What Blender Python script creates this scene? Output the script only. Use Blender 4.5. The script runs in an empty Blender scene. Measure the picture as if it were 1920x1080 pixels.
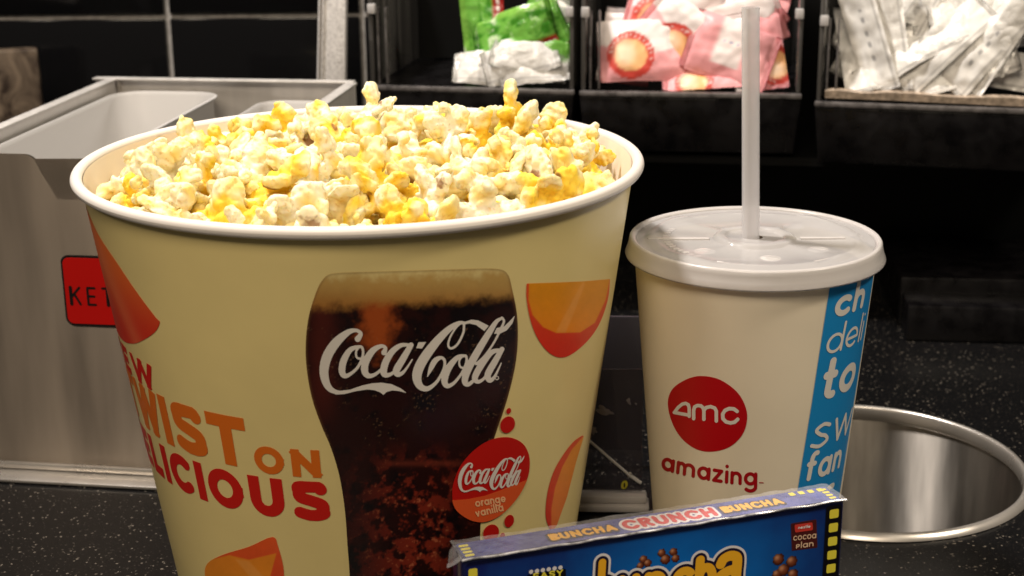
import bpy, bmesh, math, random
import numpy as np
from mathutils import Vector, Matrix, Euler, noise as mnoise

# ------------------------------------------------------------------ camera, world, lights, exposure
sc = bpy.context.scene
col = sc.collection
H, F = .325, 2900.0
PITCH, ROLL = math.radians(17.13), math.radians(-.59)
fw = np.array([0, math.cos(PITCH), -math.sin(PITCH)]); rt0 = np.array([1., 0, 0]); up0 = np.cross(rt0, fw)
rt = rt0*math.cos(ROLL)+up0*math.sin(ROLL); up = -rt0*math.sin(ROLL)+up0*math.cos(ROLL)
O = np.array([0, 0, H])
cam = bpy.data.cameras.new('camera'); camo = bpy.data.objects.new('camera', cam); col.objects.link(camo)
m = Matrix.Identity(4)
for i in range(3):
    m[i][0] = rt[i]; m[i][1] = up[i]; m[i][2] = -fw[i]; m[i][3] = O[i]
camo.matrix_world = m
cam.sensor_width = 36; cam.lens = F/1920*36; cam.clip_start = .02; cam.clip_end = 30
cam.dof.use_dof = True; cam.dof.focus_distance = .62; cam.dof.aperture_fstop = 17
sc.camera = camo
w = bpy.data.worlds.new('World'); sc.world = w; w.use_nodes = True
w.node_tree.nodes['Background'].inputs[0].default_value = (1.0, .86, .72, 1)
w.node_tree.nodes['Background'].inputs[1].default_value = .07
def lamp(name, loc, to, size, power, colr, sy=None):
    l = bpy.data.lights.new(name, 'AREA'); l.size = size; l.energy = power; l.color = colr
    if sy: l.shape = 'RECTANGLE'; l.size_y = sy
    o = bpy.data.objects.new(name, l); col.objects.link(o); o.location = loc
    o.rotation_euler = (Vector(to)-Vector(loc)).to_track_quat('-Z', 'Y').to_euler(); return o
lamp('ceiling_spot_lamp', (-.40, .80, 1.25), (0, .70, .15), .13, 17.5, (1, .93, .87))
lamp('right_ceiling_lamp', (.95, .30, 1.15), (.05, .65, .1), .20, 9.0, (1, .87, .70))
lamp('left_streak_lamp', (-1.15, -.40, 1.30), (-.1, .7, .1), .22, 4.5, (1, .84, .66))  # unseen lamp added for a streak on the steel bin and the bucket's left
lamp('front_fill_lamp', (-.25, -.55, 1.35), (0, .7, .1), .60, 13.5, (1, .84, .64))  # broad unseen fill added from the camera side to lift the fronts
sc.view_settings.view_transform = 'Standard'; sc.view_settings.look = 'None'
sc.view_settings.exposure = 0; sc.view_settings.gamma = 1
sc.render.engine = 'CYCLES'

# ------------------------------------------------------------------ helpers
def lin(r, g=None, b=None, k=1.0):
    if g is None: r, g, b = r
    f = lambda c: (c/255/12.92 if c/255 <= .04045 else ((c/255+.055)/1.055)**2.4)
    return (min(1, f(r)*k), min(1, f(g)*k), min(1, f(b)*k), 1)
def mat(name, base=(.5, .5, .5, 1), rough=.5, metal=0, trans=0, ior=1.45, coat=0, sss=0, sssr=(.004, .003, .0015), vcol=False,
        nz=None, bump=None, spec=.5, alpha=1.0, emis=0, rvar=0, aniso=None, coatr=.08):
    """nz=(scale(xyz), amount) multiplies the colour by a noise; bump=(scale(xyz), strength, distance)"""
    m = bpy.data.materials.new(name); m.use_nodes = True; nt = m.node_tree; N = nt.nodes; L = nt.links
    b = N['Principled BSDF']; b.inputs['Base Color'].default_value = base
    b.inputs['Roughness'].default_value = rough; b.inputs['Metallic'].default_value = metal
    b.inputs['Transmission Weight'].default_value = trans; b.inputs['IOR'].default_value = ior
    b.inputs['Coat Weight'].default_value = coat; b.inputs['Coat Roughness'].default_value = coatr
    b.inputs['Specular IOR Level'].default_value = spec; b.inputs['Alpha'].default_value = alpha
    if sss:
        b.inputs['Subsurface Weight'].default_value = sss; b.inputs['Subsurface Radius'].default_value = sssr
        b.inputs['Subsurface Scale'].default_value = 1.0
    tc = N.new('ShaderNodeTexCoord')
    def nzn(scale, detail=4):
        mp = N.new('ShaderNodeMapping'); L.new(tc.outputs['Object'], mp.inputs['Vector'])
        mp.inputs['Scale'].default_value = scale if not np.isscalar(scale) else (scale,)*3
        n = N.new('ShaderNodeTexNoise'); n.inputs['Scale'].default_value = 1; n.inputs['Detail'].default_value = detail
        L.new(mp.outputs[0], n.inputs['Vector']); return n.outputs['Fac']
    cs = None
    if vcol:
        a = N.new('ShaderNodeVertexColor'); a.layer_name = 'Col'; cs = a.outputs['Color']; L.new(cs, b.inputs['Base Color'])
    if nz:
        f = nzn(nz[0]); mr = N.new('ShaderNodeMapRange'); L.new(f, mr.inputs[0])
        mr.inputs[1].default_value = .3; mr.inputs[2].default_value = .7
        mr.inputs[3].default_value = 1-nz[1]; mr.inputs[4].default_value = 1+nz[1]*.4
        mx = N.new('ShaderNodeVectorMath'); mx.operation = 'SCALE'
        if cs: L.new(cs, mx.inputs[0])
        else: mx.inputs[0].default_value = base[:3]
        L.new(mr.outputs[0], mx.inputs['Scale']); L.new(mx.outputs[0], b.inputs['Base Color'])
    if rvar:
        f = nzn(nz[0] if nz else 60); mr = N.new('ShaderNodeMapRange'); L.new(f, mr.inputs[0])
        mr.inputs[1].default_value = .3; mr.inputs[2].default_value = .7
        mr.inputs[3].default_value = max(0, rough-rvar); mr.inputs[4].default_value = rough+rvar; L.new(mr.outputs[0], b.inputs['Roughness'])
    if aniso:
        b.inputs['Anisotropic'].default_value = aniso; b.inputs['Anisotropic Rotation'].default_value = .25
        tg = N.new('ShaderNodeTangent'); tg.direction_type = 'RADIAL'; tg.axis = 'Z'; L.new(tg.outputs[0], b.inputs['Tangent'])
    if bump:
        f = nzn(bump[0], 3); bp = N.new('ShaderNodeBump'); bp.inputs['Strength'].default_value = bump[1]; bp.inputs['Distance'].default_value = bump[2]
        L.new(f, bp.inputs['Height']); L.new(bp.outputs[0], b.inputs['Normal'])
    return m

def setp(o, label=None, cat=None, group=None, kind=None):
    if label: o['label'] = label
    if cat: o['category'] = cat
    if group: o['group'] = group
    if kind: o['kind'] = kind
    return o
def mesh_of(name, V, Fc, cols=None, smooth=True, ang=None):
    me = bpy.data.meshes.new(name)
    me.from_pydata([tuple(map(float, v)) for v in V], [], [tuple(f) for f in Fc])
    if cols is not None:
        a = me.color_attributes.new('Col', 'FLOAT_COLOR', 'POINT')
        a.data.foreach_set('color', np.asarray(cols, dtype=np.float32).ravel())
    if smooth:
        me.polygons.foreach_set('use_smooth', [True]*len(me.polygons))
        if ang: me.set_sharp_from_angle(angle=math.radians(ang))
    me.update(); return me
def world_loc(p):
    v = Vector((0, 0, 0))
    while p: v += Vector(p.location); p = p.parent
    return v
def add(name, V, Fc, mt, parent=None, cols=None, smooth=True, ang=None):
    V = np.asarray(V, float)
    if parent is not None: loc = np.array(world_loc(parent))
    else:
        loc = (V.min(0)+V.max(0))/2; loc[2] = V[:, 2].min()
    me = mesh_of(name, V-loc, Fc, cols, smooth, ang); me.materials.append(mt)
    o = bpy.data.objects.new(name, me); col.objects.link(o)
    if parent is not None: o.parent = parent
    else: o.location = loc
    return o
def empty(name, loc):
    o = bpy.data.objects.new(name, None); col.objects.link(o); o.location = loc; o.empty_display_size = .02; return o
def lathe(prof, cx, cy, n=96):
    T = np.linspace(0, 2*math.pi, n, endpoint=False); V = []; Fc = []
    for r, z in prof: V += [(cx+r*math.cos(t), cy+r*math.sin(t), z) for t in T]
    for i in range(len(prof)-1):
        for k in range(n):
            k2 = (k+1) % n; Fc.append((i*n+k, i*n+k2, (i+1)*n+k2, (i+1)*n+k))
    return V, Fc
class MB:
    def __init__(s): s.V = []; s.F = []
    def raw(s, V, Fc):
        n = len(s.V); s.V += [tuple(v) for v in V]; s.F += [tuple(i+n for i in f) for f in Fc]; return s
    def hexa(s, P, bev=0.0, seg=2):
        bm = bmesh.new(); vs = [bm.verts.new(p) for p in P]
        for f in ((0, 3, 2, 1), (4, 5, 6, 7), (0, 1, 5, 4), (1, 2, 6, 5), (2, 3, 7, 6), (3, 0, 4, 7)): bm.faces.new([vs[i] for i in f])
        if bev: bmesh.ops.bevel(bm, geom=list(bm.edges), offset=bev, segments=seg, affect='EDGES', profile=.5)
        bm.verts.index_update(); s.raw([v.co[:] for v in bm.verts], [[v.index for v in f.verts] for f in bm.faces]); bm.free(); return s
    def box(s, fr, x0, x1, y0, y1, z0, z1, bev=0.0):
        return s.hexa([fr(*p) for p in ((x0, y0, z0), (x1, y0, z0), (x1, y1, z0), (x0, y1, z0), (x0, y0, z1), (x1, y0, z1), (x1, y1, z1), (x0, y1, z1))], bev)
    def tube(s, P, r, n=12, cap=True):
        P = [Vector(p) for p in P]; V = []; Fc = []
        for i, p in enumerate(P):
            d = (P[min(i+1, len(P)-1)]-P[max(i-1, 0)]).normalized(); a = d.orthogonal().normalized()
            if i == 0: a0 = a
            else: a = (a0-d*a0.dot(d)).normalized(); a0 = a
            b = d.cross(a); rr = r[i] if not np.isscalar(r) else r
            V += [tuple(p+a*rr*math.cos(t)+b*rr*math.sin(t)) for t in np.linspace(0, 2*math.pi, n, endpoint=False)]
        for i in range(len(P)-1):
            for k in range(n): Fc.append((i*n+k, i*n+(k+1) % n, (i+1)*n+(k+1) % n, (i+1)*n+k))
        if cap: Fc.append(tuple(range(n))[::-1]); Fc.append(tuple(range((len(P)-1)*n, len(P)*n)))
        return s.raw(V, Fc)
    def build(s, name, mt, parent=None, smooth=True, ang=35): return add(name, s.V, s.F, mt, parent, smooth=smooth, ang=ang)
def frame(ox, oy, oz, yaw):
    c, s_ = math.cos(yaw), math.sin(yaw)
    return lambda x, y, z: (ox+x*c-y*s_, oy+x*s_+y*c, oz+z)
ident = lambda x, y, z: (x, y, z)

# ------------------------------------------------------------------ flat artwork: distance fields turned into clean meshes
def crom(P, n=8, closed=False):
    P = [np.array(p, float) for p in P]; out = []; N = len(P); R = range(N if closed else N-1)
    for i in R:
        g = (lambda j: P[j % N]) if closed else (lambda j: P[min(max(j, 0), N-1)])
        a, b, c, d = g(i-1), g(i), g(i+1), g(i+2)
        for t in np.arange(n)/n:
            out.append(.5*((2*b)+(-a+c)*t+(2*a-5*b+4*c-d)*t*t+(-a+3*b-3*c+d)*t**3))
    if not closed: out.append(P[-1])
    return np.array(out)
def f_stroke(S):
    """S: list of polylines [(x,y,width)...]; union of tapered strokes"""
    def f(X, Y):
        D = np.full(X.shape, 1e9)
        for P in S:
            P = np.asarray(P, float)
            for a, b in zip(P[:-1], P[1:]):
                dx, dy = b[0]-a[0], b[1]-a[1]; L2 = dx*dx+dy*dy+1e-12
                mw = max(a[2], b[2])*.5+3
                msk = (X > min(a[0], b[0])-mw) & (X < max(a[0], b[0])+mw) & (Y > min(a[1], b[1])-mw) & (Y < max(a[1], b[1])+mw)
                if not msk.any(): continue
                x = X[msk]; y = Y[msk]; t = np.clip(((x-a[0])*dx+(y-a[1])*dy)/L2, 0, 1)
                d = np.hypot(x-a[0]-t*dx, y-a[1]-t*dy)-(a[2]+(b[2]-a[2])*t)*.5
                D[msk] = np.minimum(D[msk], d)
        return D
    return f
def f_square(S, clip=None):
    """S: polylines of (x,y,width); straight ones get square ends, then everything is clipped to the letter's own box"""
    def f(X, Y):
        D = np.full(X.shape, 1e9)
        for P in S:
            P = np.asarray(P, float); n = len(P); straight = n <= 4
            if n > 4:
                Q = P[1:-1]; D = np.minimum(D, f_stroke([Q])(X, Y))
            for i, (a, b) in enumerate(zip(P[:-1], P[1:])):
                if not straight and 0 < i < n-2: continue
                L_ = math.hypot(b[0]-a[0], b[1]-a[1])+1e-9; ux, uy = (b[0]-a[0])/L_, (b[1]-a[1])/L_; w_ = a[2]/2
                ax_ = abs(ux) > .995 or abs(uy) > .995; e = w_ if (straight or ax_) else 0.0
                u = (X-a[0])*ux+(Y-a[1])*uy; v = -(X-a[0])*uy+(Y-a[1])*ux
                e0 = e if (straight or i == 0) else 0; e1 = e if (straight or i == n-2) else 0
                D = np.minimum(D, np.maximum(np.abs(v)-w_, np.maximum(-e0-u, u-L_-e1)))
        if clip: D = np.maximum(D, np.maximum(clip[0]-Y, Y-clip[1]))
        return D
    return f
def f_poly(P):
    P = np.asarray(P, float)[:, :2]
    def f(X, Y):
        D = np.full(X.shape, 1e9); ins = np.zeros(X.shape, bool)
        for a, b in zip(P, np.roll(P, -1, 0)):
            dx, dy = b-a; L2 = dx*dx+dy*dy+1e-12
            t = np.clip(((X-a[0])*dx+(Y-a[1])*dy)/L2, 0, 1); D = np.minimum(D, np.hypot(X-a[0]-t*dx, Y-a[1]-t*dy))
            if abs(dy) > 1e-12:
                c = ((a[1] > Y) != (b[1] > Y)) & (X < dx*(Y-a[1])/dy+a[0]); ins ^= c
        return np.where(ins, -D, D)
    return f
def f_union(*fs): return lambda X, Y: np.minimum.reduce([f(X, Y) for f in fs])
def f_cut(a, b): return lambda X, Y: np.maximum(a(X, Y), -b(X, Y))
def f_and(a, b): return lambda X, Y: np.maximum(a(X, Y), b(X, Y))
def f_grow(a, g): return lambda X, Y: a(X, Y)-g
def march(f, box, h):
    x0, y0, x1, y1 = box; nx = int(math.ceil((x1-x0)/h))+1; ny = int(math.ceil((y1-y0)/h))+1
    xs = x0+h*np.arange(nx); ys = y0+h*np.arange(ny); X, Y = np.meshgrid(xs, ys); D = f(X, Y); D = np.where(np.abs(D) < 1e-7, 1e-7, D)
    V = []; Fc = []; vid = {}
    def node(i, j):
        k = (0, i, j)
        if k not in vid: vid[k] = len(V); V.append((X[j, i], Y[j, i]))
        return vid[k]
    def cross(i, j, i2, j2):
        k = (1,)+tuple(sorted(((i, j), (i2, j2))))
        if k not in vid:
            a, b = D[j, i], D[j2, i2]; t = a/(a-b); vid[k] = len(V)
            V.append((X[j, i]+t*(X[j2, i2]-X[j, i]), Y[j, i]+t*(Y[j2, i2]-Y[j, i])))
        return vid[k]
    I = D < 0; any_ = I[:-1, :-1] | I[1:, :-1] | I[:-1, 1:] | I[1:, 1:]
    for j, i in zip(*np.nonzero(any_)):
        c = [(i, j), (i+1, j), (i+1, j+1), (i, j+1)]; poly = []
        for k in range(4):
            a, b = c[k], c[(k+1) % 4]; ia, ib = I[a[1], a[0]], I[b[1], b[0]]
            if ia: poly.append(node(*a))
            if ia != ib: poly.append(cross(*a, *b))
        if len(poly) >= 3: Fc.append(poly)
    return np.array(V), Fc
def art(name, f, box, h, mp, mt, parent, colf=None, flip=True):
    V, Fc = march(f, box, h)
    if len(V) == 0: return None
    cols = colf(V[:, 0], V[:, 1]) if colf else None
    P = mp(V[:, 0], V[:, 1])
    bad = np.isnan(P).any(1)
    if bad.any():
        Fc = [q for q in Fc if not bad[q].any()]; P[bad] = P[~bad][0]
    if flip: Fc = [q[::-1] for q in Fc]
    return add(name, P, Fc, mt, parent, cols=cols, smooth=True)
def vnoise(X, Y, s, seed=0):
    out = np.zeros(len(X)); Z = seed*7.31
    for i in range(len(X)): out[i] = mnoise.fractal((X[i]/s, Y[i]/s, Z), .6, 2.0, 4)
    return out
def sm(a, b, x): t = np.clip((x-a)/(b-a), 0, 1); return t*t*(3-2*t)
def mixc(a, b, t): return a+(b-a)*t[:, None]

# stroke alphabet on a unit-height box: (width, strokes); y up
def arc(cx, cy, rx, ry, a0, a1, n=14):
    return [(cx+rx*math.cos(math.radians(a)), cy+ry*math.sin(math.radians(a))) for a in np.linspace(a0, a1, n)]
def glyph(ch, t):
    """centre-line strokes of a bold sans letter of cap height 1 with stroke t; returns width, strokes"""
    h = t/2; T = 1-h
    if ch == 'T': return .80, [[(h, T), (.8-h, T)], [(.4, T), (.4, h)]]
    if ch == 'I': return t, [[(h, h), (h, T)]]
    if ch == 'L': return .62, [[(h, T), (h, h), (.62-h, h)]]
    if ch == 'E': return .66, [[(.66-h, T), (h, T), (h, h), (.66-h, h)], [(h, .5), (.6-h, .5)]]
    if ch == 'N': return .80, [[(h, h), (h, T)], [(h, T), (.8-h, h)], [(.8-h, h), (.8-h, T)]]
    if ch == 'W': return 1.2, [[(h, T), (.34, h)], [(.34, h), (.6, T)], [(.6, T), (.86, h)], [(.86, h), (1.2-h, T)]]
    if ch == 'O': return .98, [arc(.49, .5, .49-h, .5-h, 0, 360, 40)]
    if ch == 'C': return .86, [arc(.48, .5, .48-h, .5-h, 42, 318, 30)]
    if ch == 'D': return .82, [[(h, h), (h, T), (.35, T)]+arc(.35, .5, .47-h, .5-h, 88, -88, 20)+[(.35, h), (h, h)]]
    if ch == 'U': return .78, [[(h, T), (h, .42)]+arc(.39, .42, .39-h, .42-h, 180, 360, 20)+[(.78-h, .42), (.78-h, T)]]
    if ch == 'S': return .70, [[tuple(p) for p in crom([(.70-h*1.1, .79), (.5, T), (.3, T-.005), (.14, .84), (h*1.02, .72), (.16, .585), (.36, .51), (.55, .42), (.70-h, .28), (.56, h+.055), (.36, h), (.17, h+.045), (h*.9, .20)], 4)]]
    if ch == 'K': return .78, [[(h, h), (h, T)], [(.78-h, T), (h, .42)], [(.34, .56), (.78-h, h)]]
    if ch == 'H': return .78, [[(h, h), (h, T)], [(.78-h, h), (.78-h, T)], [(h, .5), (.78-h, .5)]]
    if ch == 'R': return .72, [[(h, h), (h, T), (.4, T)]+arc(.4, .72, .3-h, .28-h, 85, -85, 10)+[(.4, .44), (h, .44)], [(.36, .44), (.72-h, h)]]
    if ch == 'P': return .70, [[(h, h), (h, T), (.4, T)]+arc(.4, .70, .3-h, .30-h, 85, -85, 10)+[(.4, .40), (h, .40)]]
    if ch == 'A': return .9, [[(h, h), (.45, T)], [(.45, T), (.9-h, h)], [(.2, .33), (.7, .33)]]
    if ch == 'Y': return .8, [[(h, T), (.4, .45), (.8-h, T)], [(.4, .45), (.4, h)]]
    if ch == 'B': return .7, [[(h, h), (h, T), (.4, T)]+arc(.4, .75, .25, .25-h, 85, -85, 8)+[(h, .5)], [(.4, .5)]+arc(.4, .27, .27, .27-h, 85, -85, 8)+[(h, h)]]
    if ch == 'q': return .78, [[tuple(p) for p in crom([(.14, .74), (.22, .88), (.42, .95), (.62, .88), (.66, .70), (.66, .4), (.67, .06)], 4)], [tuple(p) for p in crom([(.64, .52), (.40, .50), (.16, .38), (.14, .20), (.30, .07), (.50, .12), (.64, .26)], 4)]]
    if ch == 'k': return .80, [[(h, 0), (h, 1.13)], arc(.40, .52, .40-h, .40-h*.4, 180, 0, 18)+[(.8-h, 0)]]
    # lower case, x height 1 on the same scale (ascender to 1.42)
    if ch == 'o': return .98, [arc(.49, .5, .49-h, .5-h, 0, 360, 36)]
    if ch == 'a': return .95, [arc(.46, .5, .46-h, .5-h, 0, 360, 36), [(.95-h, T), (.95-h, h)]]
    if ch == 'c': return .84, [arc(.48, .5, .48-h, .5-h, 48, 312, 28)]
    if ch == 'e': return .94, [[(h, .47), (.94-h, .47)], arc(.47, .5, .47-h, .5-h, 0, 312, 34)]
    if ch == 'n': return .82, [[(h, h), (h, T)], arc(.41, .55, .41-h, .45-h, 180, 0, 18)+[(.82-h, h)]]
    if ch == 'm': return 1.35, [[(h, h), (h, T)], arc(.36, .55, .36-h, .45-h, 180, 0, 16)+[(.72-h, h)], arc(.72+.31-h, .55, .315, .45-h, 180, 0, 16)+[(1.35-h, h)]]
    if ch == 'u': return .82, [[(.82-h, T), (.82-h, h)], [(h, T)]+arc(.41, .45, .41-h, .45-h, 180, 360, 18)]
    if ch == 'h': return .82, [[(h, h), (h, 1.42)], arc(.41, .55, .41-h, .45-h, 180, 0, 18)+[(.82-h, h)]]
    if ch == 'd': return .95, [arc(.46, .5, .46-h, .5-h, 0, 360, 36), [(.95-h, 1.42), (.95-h, h)]]
    if ch == 'b': return .95, [arc(.49, .5, .46-h, .5-h, 0, 360, 36), [(h, 1.42), (h, h)]]
    if ch == 'l': return t, [[(h, h), (h, 1.42)]]
    if ch == 'i': return t, [[(h, h), (h, T)], [(h, 1.3), (h, 1.302)]]
    if ch == 't': return .6, [[(.28, 1.34), (.28, .3)]+arc(.28+.18, .3, .18, .3-h, 180, 285, 8), [(h, T), (.6-h, T)]]
    if ch == 'f': return .62, [[(.26, h), (.26, 1.1)]+arc(.26+.2, 1.1, .2, .26, 180, 75, 8), [(h, T*.97), (.58-h, T*.97)]]
    if ch == 'r': return .5, [[(h, h), (h, T)], arc(.45, .5, .45-h, .5-h, 165, 95, 6)]
    if ch == 's': return .68, [[tuple(p) for p in crom([(.62-h*.3, .84), (.36, T), (.12, .76), (.3, .54), (.5, .44), (.60, .24), (.34, h), (h*.8, .16)], 5)]]
    if ch == 'z': return .76, [[(h, T), (.76-h, T), (h, h), (.76-h, h)]]
    if ch == 'g': return .95, [arc(.46, .5, .46-h, .5-h, 0, 360, 36), [(.95-h, T), (.95-h, -.1)]+arc(.46, -.1, .49-h, .3, 0, -140, 14)]
    if ch == 'w': return 1.1, [[(h, T), (.3, h), (.55, T), (.8, h), (1.1-h, T)]]
    if ch == 'v': return .8, [[(h, T), (.4, h), (.8-h, T)]]
    return .4, []
def word(s, t, gap, tf, wscale):
    """strokes of a word; tf maps unit text coords (u,v) to the art domain, wscale = width multiplier"""
    u = 0; S = []
    for ch in s:
        w_, st = glyph(ch, t)
        for P in st: S.append([tuple(tf(u+x, y))+(t*wscale,) for x, y in P])
        u += w_+gap
    return S, u-gap
def word_len(s, t, gap): return sum(glyph(c, t)[0]+gap for c in s)-gap

# Script logo, traced once; coordinates of a 1700 x 700 design space
def script_logo():
    S = []
    C = lambda P, closed=False: S.append(crom(P, 7, closed))
    C([(415, 345, 52), (440, 300, 34), (400, 272, 30), (330, 290, 50), (230, 375, 78), (155, 490, 84), (126, 610, 78), (140, 710, 66), (180, 775, 50), (245, 802, 32), (330, 797, 22)])
    C([(425, 412, 26), (350, 440, 44), (295, 530, 58), (280, 620, 56), (305, 662, 42), (360, 640, 28), (420, 580, 24), (458, 490, 22), (455, 425, 22)], True)
    C([(430, 412, 18), (402, 450, 18), (405, 500, 18), (440, 515, 20), (485, 500, 26)])
    C([(640, 462, 46), (652, 420, 28), (610, 408, 34), (540, 450, 54), (482, 545, 62), (476, 625, 58), (510, 662, 42), (570, 645, 28), (640, 585, 22)])
    C([(850, 396, 26), (780, 402, 38), (705, 460, 52), (650, 555, 60), (638, 635, 56), (675, 655, 36), (740, 615, 24), (800, 520, 22), (855, 410, 30)])
    C([(872, 398, 44), (800, 520, 58), (746, 615, 60), (765, 650, 42), (815, 620, 24), (882, 522, 12)])
    C([(1335, 208, 22), (1275, 212, 36), (1180, 275, 56), (1060, 405, 76), (960, 550, 84), (922, 660, 80), (945, 745, 60), (1010, 772, 42), (1090, 715, 27), (1150, 610, 24), (1160, 535, 24), (1130, 506, 28), (1080, 530, 46), (1045, 590, 42), (1012, 668, 6)])
    C([(1325, 215, 20), (1320, 290, 20), (1270, 390, 20), (1215, 426, 20), (1190, 395, 18), (1212, 320, 17), (1265, 240, 15), (1310, 208, 15)])
    C([(1325, 490, 26), (1265, 508, 40), (1190, 600, 58), (1158, 700, 56), (1182, 748, 40), (1240, 722, 27), (1305, 640, 22), (1345, 550, 22), (1345, 498, 22)], True)
    C([(1312, 494, 16), (1285, 535, 16), (1295, 585, 18), (1345, 592, 20), (1390, 572, 24)])
    C([(1655, 166, 20), (1605, 195, 34), (1545, 285, 52), (1450, 440, 62), (1362, 600, 64), (1332, 705, 52), (1362, 735, 36), (1420, 690, 26)])
    C([(1650, 163, 20), (1668, 195, 20), (1640, 262, 22), (1580, 380, 18), (1500, 492, 18), (1430, 560, 22)])
    C([(1635, 440, 28), (1560, 462, 44), (1480, 560, 56), (1420, 672, 52), (1445, 712, 34), (1500, 680, 24), (1560, 585, 20), (1630, 450, 28)])
    C([(1652, 432, 40), (1590, 540, 54), (1530, 650, 56), (1548, 700, 42), (1590, 665, 24), (1645, 552, 10)])
    polys = [[(215, 822), (300, 818), (400, 792), (500, 778), (560, 785), (605, 802), (635, 824), (662, 800), (712, 786), (770, 792), (836, 810), (785, 770), (705, 733), (620, 720), (540, 725), (450, 745), (350, 780), (260, 790)],
             [(935, 374), (1002, 371), (966, 427), (916, 424)],
             [(1330, 198), (1390, 180), (1445, 186), (1538, 232), (1500, 278), (1430, 226), (1370, 212), (1325, 222)],
             [(1582, 302), (1605, 252), (1670, 238), (1715, 195), (1763, 143), (1742, 210), (1692, 272), (1640, 297)]]
    return S, polys
LS, LP = script_logo()
def logo_field(tx, ty, sx, sy, sh=0):
    g = lambda x, y: (tx+(x-90)*sx, ty+(y-145)*sy+sh*(x-90)*sx)
    S = [[g(p[0], p[1])+(p[2]*(sx+sy)/2,) for p in P] for P in LS]
    return f_union(f_stroke(S), *[f_poly([g(*p) for p in Q]) for Q in LP])

# ------------------------------------------------------------------ the two paper cones
BK = (-.061, .6197, .1114, .190, .0842)
CP = (.1025, .629, .0505, .146, .0385)
def ray_dirs(x, y): return fw[None]*F+rt[None]*(np.asarray(x)-960)[:, None]-up[None]*(np.asarray(y)-540)[:, None]
def px_cone(K, off):
    cx, cy, R, h, r = K
    def mp(x, y):
        d = ray_dirs(x, y); k = (R-r)/h; rr = r+off; ox, oy, oz = O[0]-cx, O[1]-cy, O[2]
        A = d[:, 0]**2+d[:, 1]**2-(k*d[:, 2])**2; B = 2*(ox*d[:, 0]+oy*d[:, 1]-(rr+k*oz)*k*d[:, 2]); C = ox*ox+oy*oy-(rr+k*oz)**2
        D = B*B-4*A*C; D = np.where(D < 0, np.nan, D); t = (-B-np.sqrt(D))/(2*A); return O[None]+d*t[:, None]
    return mp
def sh_cone(K, off):          # (degrees from the front, millimetres of height) -> surface
    cx, cy, R, h, r = K
    def mp(a, z):
        a = np.radians(a*1.0); z = z/1000; q = r+off+(R-r)/h*z
        return np.stack([cx+q*np.sin(a), cy-q*np.cos(a), z], 1)
    return mp

# ------------------------------------------------------------------ materials
M_counter = mat('black_speckled_stone', (.012, .012, .012, 1), .2, spec=.25)
def speckle(m):
    nt = m.node_tree; N = nt.nodes; L = nt.links; b = N['Principled BSDF']; tc = N.new('ShaderNodeTexCoord')
    v = N.new('ShaderNodeTexVoronoi'); v.inputs['Scale'].default_value = 1150; L.new(tc.outputs['Object'], v.inputs['Vector'])
    n = N.new('ShaderNodeTexNoise'); n.inputs['Scale'].default_value = 700; n.inputs['Detail'].default_value = 3; L.new(tc.outputs['Object'], n.inputs['Vector'])
    r = N.new('ShaderNodeValToRGB'); e = r.color_ramp.elements; e[0].position = .60; e[0].color = (.006, .006, .0065, 1); e[1].position = .80; e[1].color = (.12, .105, .088, 1)
    e2 = r.color_ramp.elements.new(.67); e2.color = (.028, .024, .021, 1)
    L.new(n.outputs['Fac'], r.inputs[0])
    r2 = N.new('ShaderNodeValToRGB'); e = r2.color_ramp.elements; e[0].position = .980; e[0].color = (0, 0, 0, 1); e[1].position = .99; e[1].color = (.15, .13, .105, 1)
    sep = N.new('ShaderNodeSeparateColor'); L.new(v.outputs['Color'], sep.inputs[0]); L.new(sep.outputs[0], r2.inputs[0])
    mx = N.new('ShaderNodeVectorMath'); mx.operation = 'ADD'; L.new(r.outputs[0], mx.inputs[0]); L.new(r2.outputs[0], mx.inputs[1]); L.new(mx.outputs[0], b.inputs['Base Color'])
speckle(M_counter)
M_steel = mat('brushed_steel', (.42, .36, .30, 1), .46, .93, nz=((26, 26, 4), .5), rvar=.10, bump=((8, 8, 900), .06, .0004), aniso=.97)
M_steel_in = mat('soft_steel', (.72, .69, .66, 1), .45, .45, nz=((160, 160, 4), .08), rvar=.08)
M_rimsteel = mat('polished_steel', (.70, .66, .61, 1), .30, .75, nz=(40, .08), rvar=.06)
M_sink = mat('brushed_sink_steel', (.50, .46, .41, 1), .52, .97, nz=((75, 75, 12), .45), rvar=.05, bump=((30, 30, 1200), .06, .0003), aniso=1.0)  # brushed bump; vertical streaks in the colour stand in for reflected bands
M_black = mat('black_plastic', (.005, .0045, .005, 1), .30, nz=(90, .5), rvar=.14, spec=.32)
M_dark = mat('matt_black_panel', (.003, .003, .003, 1), .5, spec=.2)
M_tile = mat('black_glazed_tile', (.004, .004, .0045, 1), .12)
M_grout = mat('grey_grout', (.42, .40, .38, 1), .8, nz=(200, .3))
M_lip = mat('scuffed_black_lip', (.13, .12, .118, 1), .32, nz=(140, .6), rvar=.12, bump=(400, .1, .0004))
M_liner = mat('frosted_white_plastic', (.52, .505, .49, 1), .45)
M_stone = mat('brown_marble', (.16, .10, .06, 1), .35)
def marble(m):
    nt = m.node_tree; N = nt.nodes; L = nt.links; b = N['Principled BSDF']; tc = N.new('ShaderNodeTexCoord')
    n = N.new('ShaderNodeTexNoise'); n.inputs['Scale'].default_value = 30; n.inputs['Detail'].default_value = 6; n.inputs['Distortion'].default_value = 1.5; L.new(tc.outputs['Object'], n.inputs['Vector'])
    r = N.new('ShaderNodeValToRGB'); e = r.color_ramp.elements; e[0].position = .38; e[0].color = (.02, .012, .008, 1); e[1].position = .66; e[1].color = (.20, .15, .105, 1)
    L.new(n.outputs['Fac'], r.inputs[0]); L.new(r.outputs[0], b.inputs['Base Color'])
marble(M_stone)
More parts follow.
